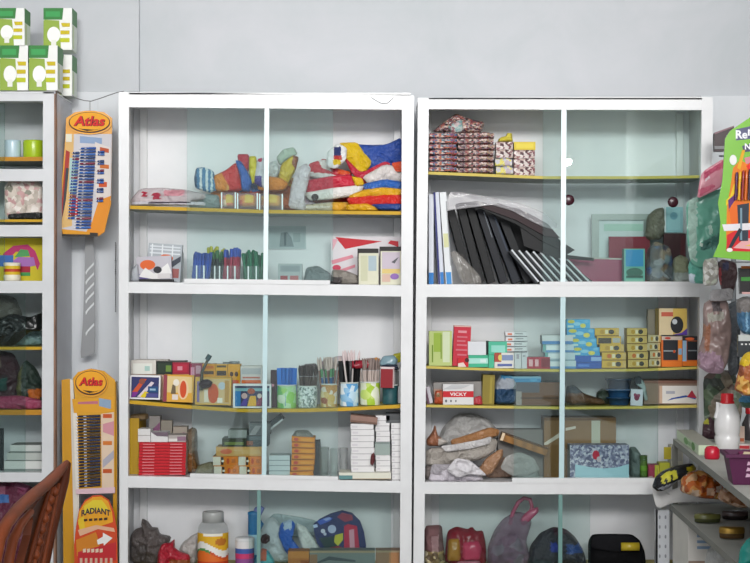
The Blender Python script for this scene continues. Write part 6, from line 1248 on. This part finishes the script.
# silver strip, chain, string
mb = MB(); Ys = .2
mb.prism(W([(85.2,236),(93.4,236),(94.6,290),(95,330),(94.6,352),(93,354.5),(81,358),(80.6,352),(83,320),(84.4,280)], Ys), Ys, .004, M('8f9092','g'))
for y0 in (268, 278, 288, 297, 308, 329):
    mb.face([P(x,y,Ys)+Vector((0,-.0006,0)) for x,y in ((85.5,y0+4),(87.5,y0+1),(94,y0-6),(94.2,y0-3.5),(88,y0+3),(86,y0+7))], 'd0d2d4')
tag(mb.build('hanging_strip'), 'long silver grey blister strip hanging between the two pen cards', 'strip')
mb = MB(); pts = [P(115.5, 243 + i*2.2, .245) for i in range(32)]
mb.tube([pts[0], pts[-1]], .0012, M('8a8a8c'), 6)
for i, p in enumerate(pts): mb.lathe(p - Vector((0,0,.0028)), [(.0005,0),(.0035 if i in (12,13,14,8) else .0022,.0028),(.0005,.0056)], M('2e2e30' if i % 3 else '5a5a5c'), 8)
tag(mb.build('hanging_chain'), 'thin dark bead chain hanging on the wall beside the cabinet', 'chain')
mb = MB(); mb.tube([P(x,y,.1) for x,y in ((72,95.5),(77,98.5),(84,100.5),(91,101.2),(99,98.8),(108,95.5),(117,92.5),(124,91.2))], .0015, M('7a7a7a'), 6); mb.tube([P(90,101,.1), P(90,112,.1)], .0012, M('8a8a8a'), 6)
tag(mb.build('hanging_string'), 'grey string slung from the bulb boxes to the cabinet top, holding the orange card', 'string')
mb = MB(); mb.tube([P(x,y,-.014) for x,y in ((371,97),(377,101),(381,103),(387,103.5),(392,99),(394,96.5))], .0012, M('a8a8aa'), 6)
tag(mb.build('hanging_string'), 'short curl of pale string on the top rail of the cabinet', 'string')
# ================================================================ carved chair
ch = root('carved_chair', 'dark carved wooden chair seen from behind, in the bottom corner', 'chair', (-.62, -2.3, 0))
WD = M('7a3a1c','w'); WDD = M('3a1a0a','w'); WDM = M('5a2810','w')
def rail(name, pts, r, m=WD):
    mb = MB(); mb.tube(pts, r, m, 12); return mb.build(name, ch)
def dep(x): return -1.95 - max(0, 66-x)*.0068
def cpt_(x, y, o=0.0): p = P(x, y, dep(x)); p.x += o * .6; return p
rail('back_post', [cpt_(67,463), cpt_(63,480), cpt_(56,508), cpt_(48,540), cpt_(41,572), Vector((-.655,-2.0,.42)), Vector((-.66,-2.0,0))], [.008,.012,.012,.012,.013,.016,.017], WDM)
rail('crest_rail', [cpt_(67,463), cpt_(58,473), cpt_(46,485), cpt_(32,496), cpt_(18,509), cpt_(7,523), cpt_(-1,540), cpt_(-5,560), cpt_(-8,590)], [.006,.010,.011,.011,.011,.011,.011,.011,.011])
rail('back_post', [cpt_(-8,590), Vector((-.60,-2.47,.42)), Vector((-.60,-2.48,0))], [.014,.016,.017], WDM)
mb = MB()   # carved splat under the crest, pierced on one side
rows = []
for y, xl, xr in ((476,60,63.5),(488,50,61),(499,40,58.5),(510,32,56),(520,33,53.5),(535,31,49.5),(550,27,46),(565,23,43.5),(600,16,37)):
    fr_ = [cpt_(xl + (xr-xl)*q/6, y) for q in range(7)]; rows.append(fr_ + [v + Vector((-.014,-.004,0)) for v in fr_[::-1]])
mb.grid(rows, lambda i_, q: WDD if q != 13 and q != 6 else WDM, False, True)
mb.build('back_splat', ch)
for k_ in range(4):     # ribs of the carving
    u = k_/3
    rail('carved_rib', [cpt_(58-10*u, 484+6*u, .003), cpt_(52-12*u, 512+4*u, .004), cpt_(45-13*u, 545, .004), cpt_(38-14*u, 578, .004)], [.003,.005,.0055,.0055], WDM if k_ % 2 else WD)
for x,y in ((52,492),(48,500),(45,509),(42,519),(39,530),(36,542),(33,555)):
    mb = MB(); p = cpt_(x,y,.008); mb.lathe(p, [(.001,-.010),(.007,-.005),(.009,0),(.007,.005),(.001,.010)], WD, 10); mb.build('carved_bead', ch)
rail('inner_curve', [cpt_(31,512), cpt_(21,524), cpt_(13,540), cpt_(9,560), cpt_(8,590)], [.006,.008,.009,.009,.009], WD)
mb = MB(); mb.box((-1.02,-2.48,.42),(-.62,-1.98,.455), WDM); mb.build('seat', ch, bevel=.008)
for x,y in ((-1.0,-2.02),(-1.0,-2.45)):
    mb = MB(); mb.tube([(x,y,0),(x,y,.42)], [.017,.021], WDM, 10); mb.build('leg', ch)
# ================================================================ light
def area(name, loc, tgt, size, sy, e, col=(1,1,1)):
    l = bpy.data.lights.new(name, 'AREA'); l.shape = 'RECTANGLE'; l.size = size; l.size_y = sy; l.energy = e; l.color = col
    o = bpy.data.objects.new(name, l); COL.objects.link(o); o.location = loc
    o.rotation_euler = (Vector(tgt) - Vector(loc)).to_track_quat('-Z', 'Y').to_euler(); return o
area('overhead_fill', (.2, -2.7, 2.68), (.15, .2, 1.15), 2.4, .8, 13, (1, .99, .97))  # added fill from overhead to brighten the top, no fixture known
hw = area('rear_fill', (.3, -7.2, 3.2), (.25, .2, 2.0), 4.0, .75, 27, (1, .99, .97)); hw.data.spread = math.radians(48)  # added fill high behind the camera, spread narrowed to dim the lower tiers
bl = bpy.data.lights.new('bare_bulb', 'POINT'); bl.energy = 40; bl.shadow_soft_size = .02; bl.color = (1, .97, .92)
o = bpy.data.objects.new('bare_bulb', bl); COL.objects.link(o); o.location = (1.22, -5.1, 2.03)
# daylight of the open shopfront behind the camera, dimmer to the sides and towards the ground
w = bpy.data.worlds.new('shopfront_daylight'); SC.world = w; w.use_nodes = True
nt = w.node_tree; bg = nt.nodes['Background']; bg.inputs[0].default_value = (.92, .96, 1, 1)
tc = nt.nodes.new('ShaderNodeTexCoord'); sx = nt.nodes.new('ShaderNodeSeparateXYZ'); nt.links.new(tc.outputs['Generated'], sx.inputs[0])
r1 = nt.nodes.new('ShaderNodeMapRange'); r1.interpolation_type = 'SMOOTHSTEP'
for k_, v_ in (('From Min', .1), ('From Max', -.95), ('To Min', .28), ('To Max', 1.5)): r1.inputs[k_].default_value = v_
nt.links.new(sx.outputs['Y'], r1.inputs['Value'])
r2 = nt.nodes.new('ShaderNodeMapRange'); r2.interpolation_type = 'SMOOTHSTEP'
for k_, v_ in (('From Min', -.35), ('From Max', .05), ('To Min', .6), ('To Max', 1.0)): r2.inputs[k_].default_value = v_
nt.links.new(sx.outputs['Z'], r2.inputs['Value'])
ml = nt.nodes.new('ShaderNodeMath'); ml.operation = 'MULTIPLY'; nt.links.new(r1.outputs[0], ml.inputs[0]); nt.links.new(r2.outputs[0], ml.inputs[1]); nt.links.new(ml.outputs[0], bg.inputs[1])
SC.view_settings.view_transform = 'Standard'; SC.view_settings.look = 'None'; SC.view_settings.exposure = .28; SC.view_settings.gamma = 1
SC.view_settings.use_curve_mapping = False
SC.cycles.max_bounces = 8; SC.cycles.transparent_max_bounces = 24
for o in SC.objects:
    if '_o' in o: del o['_o']
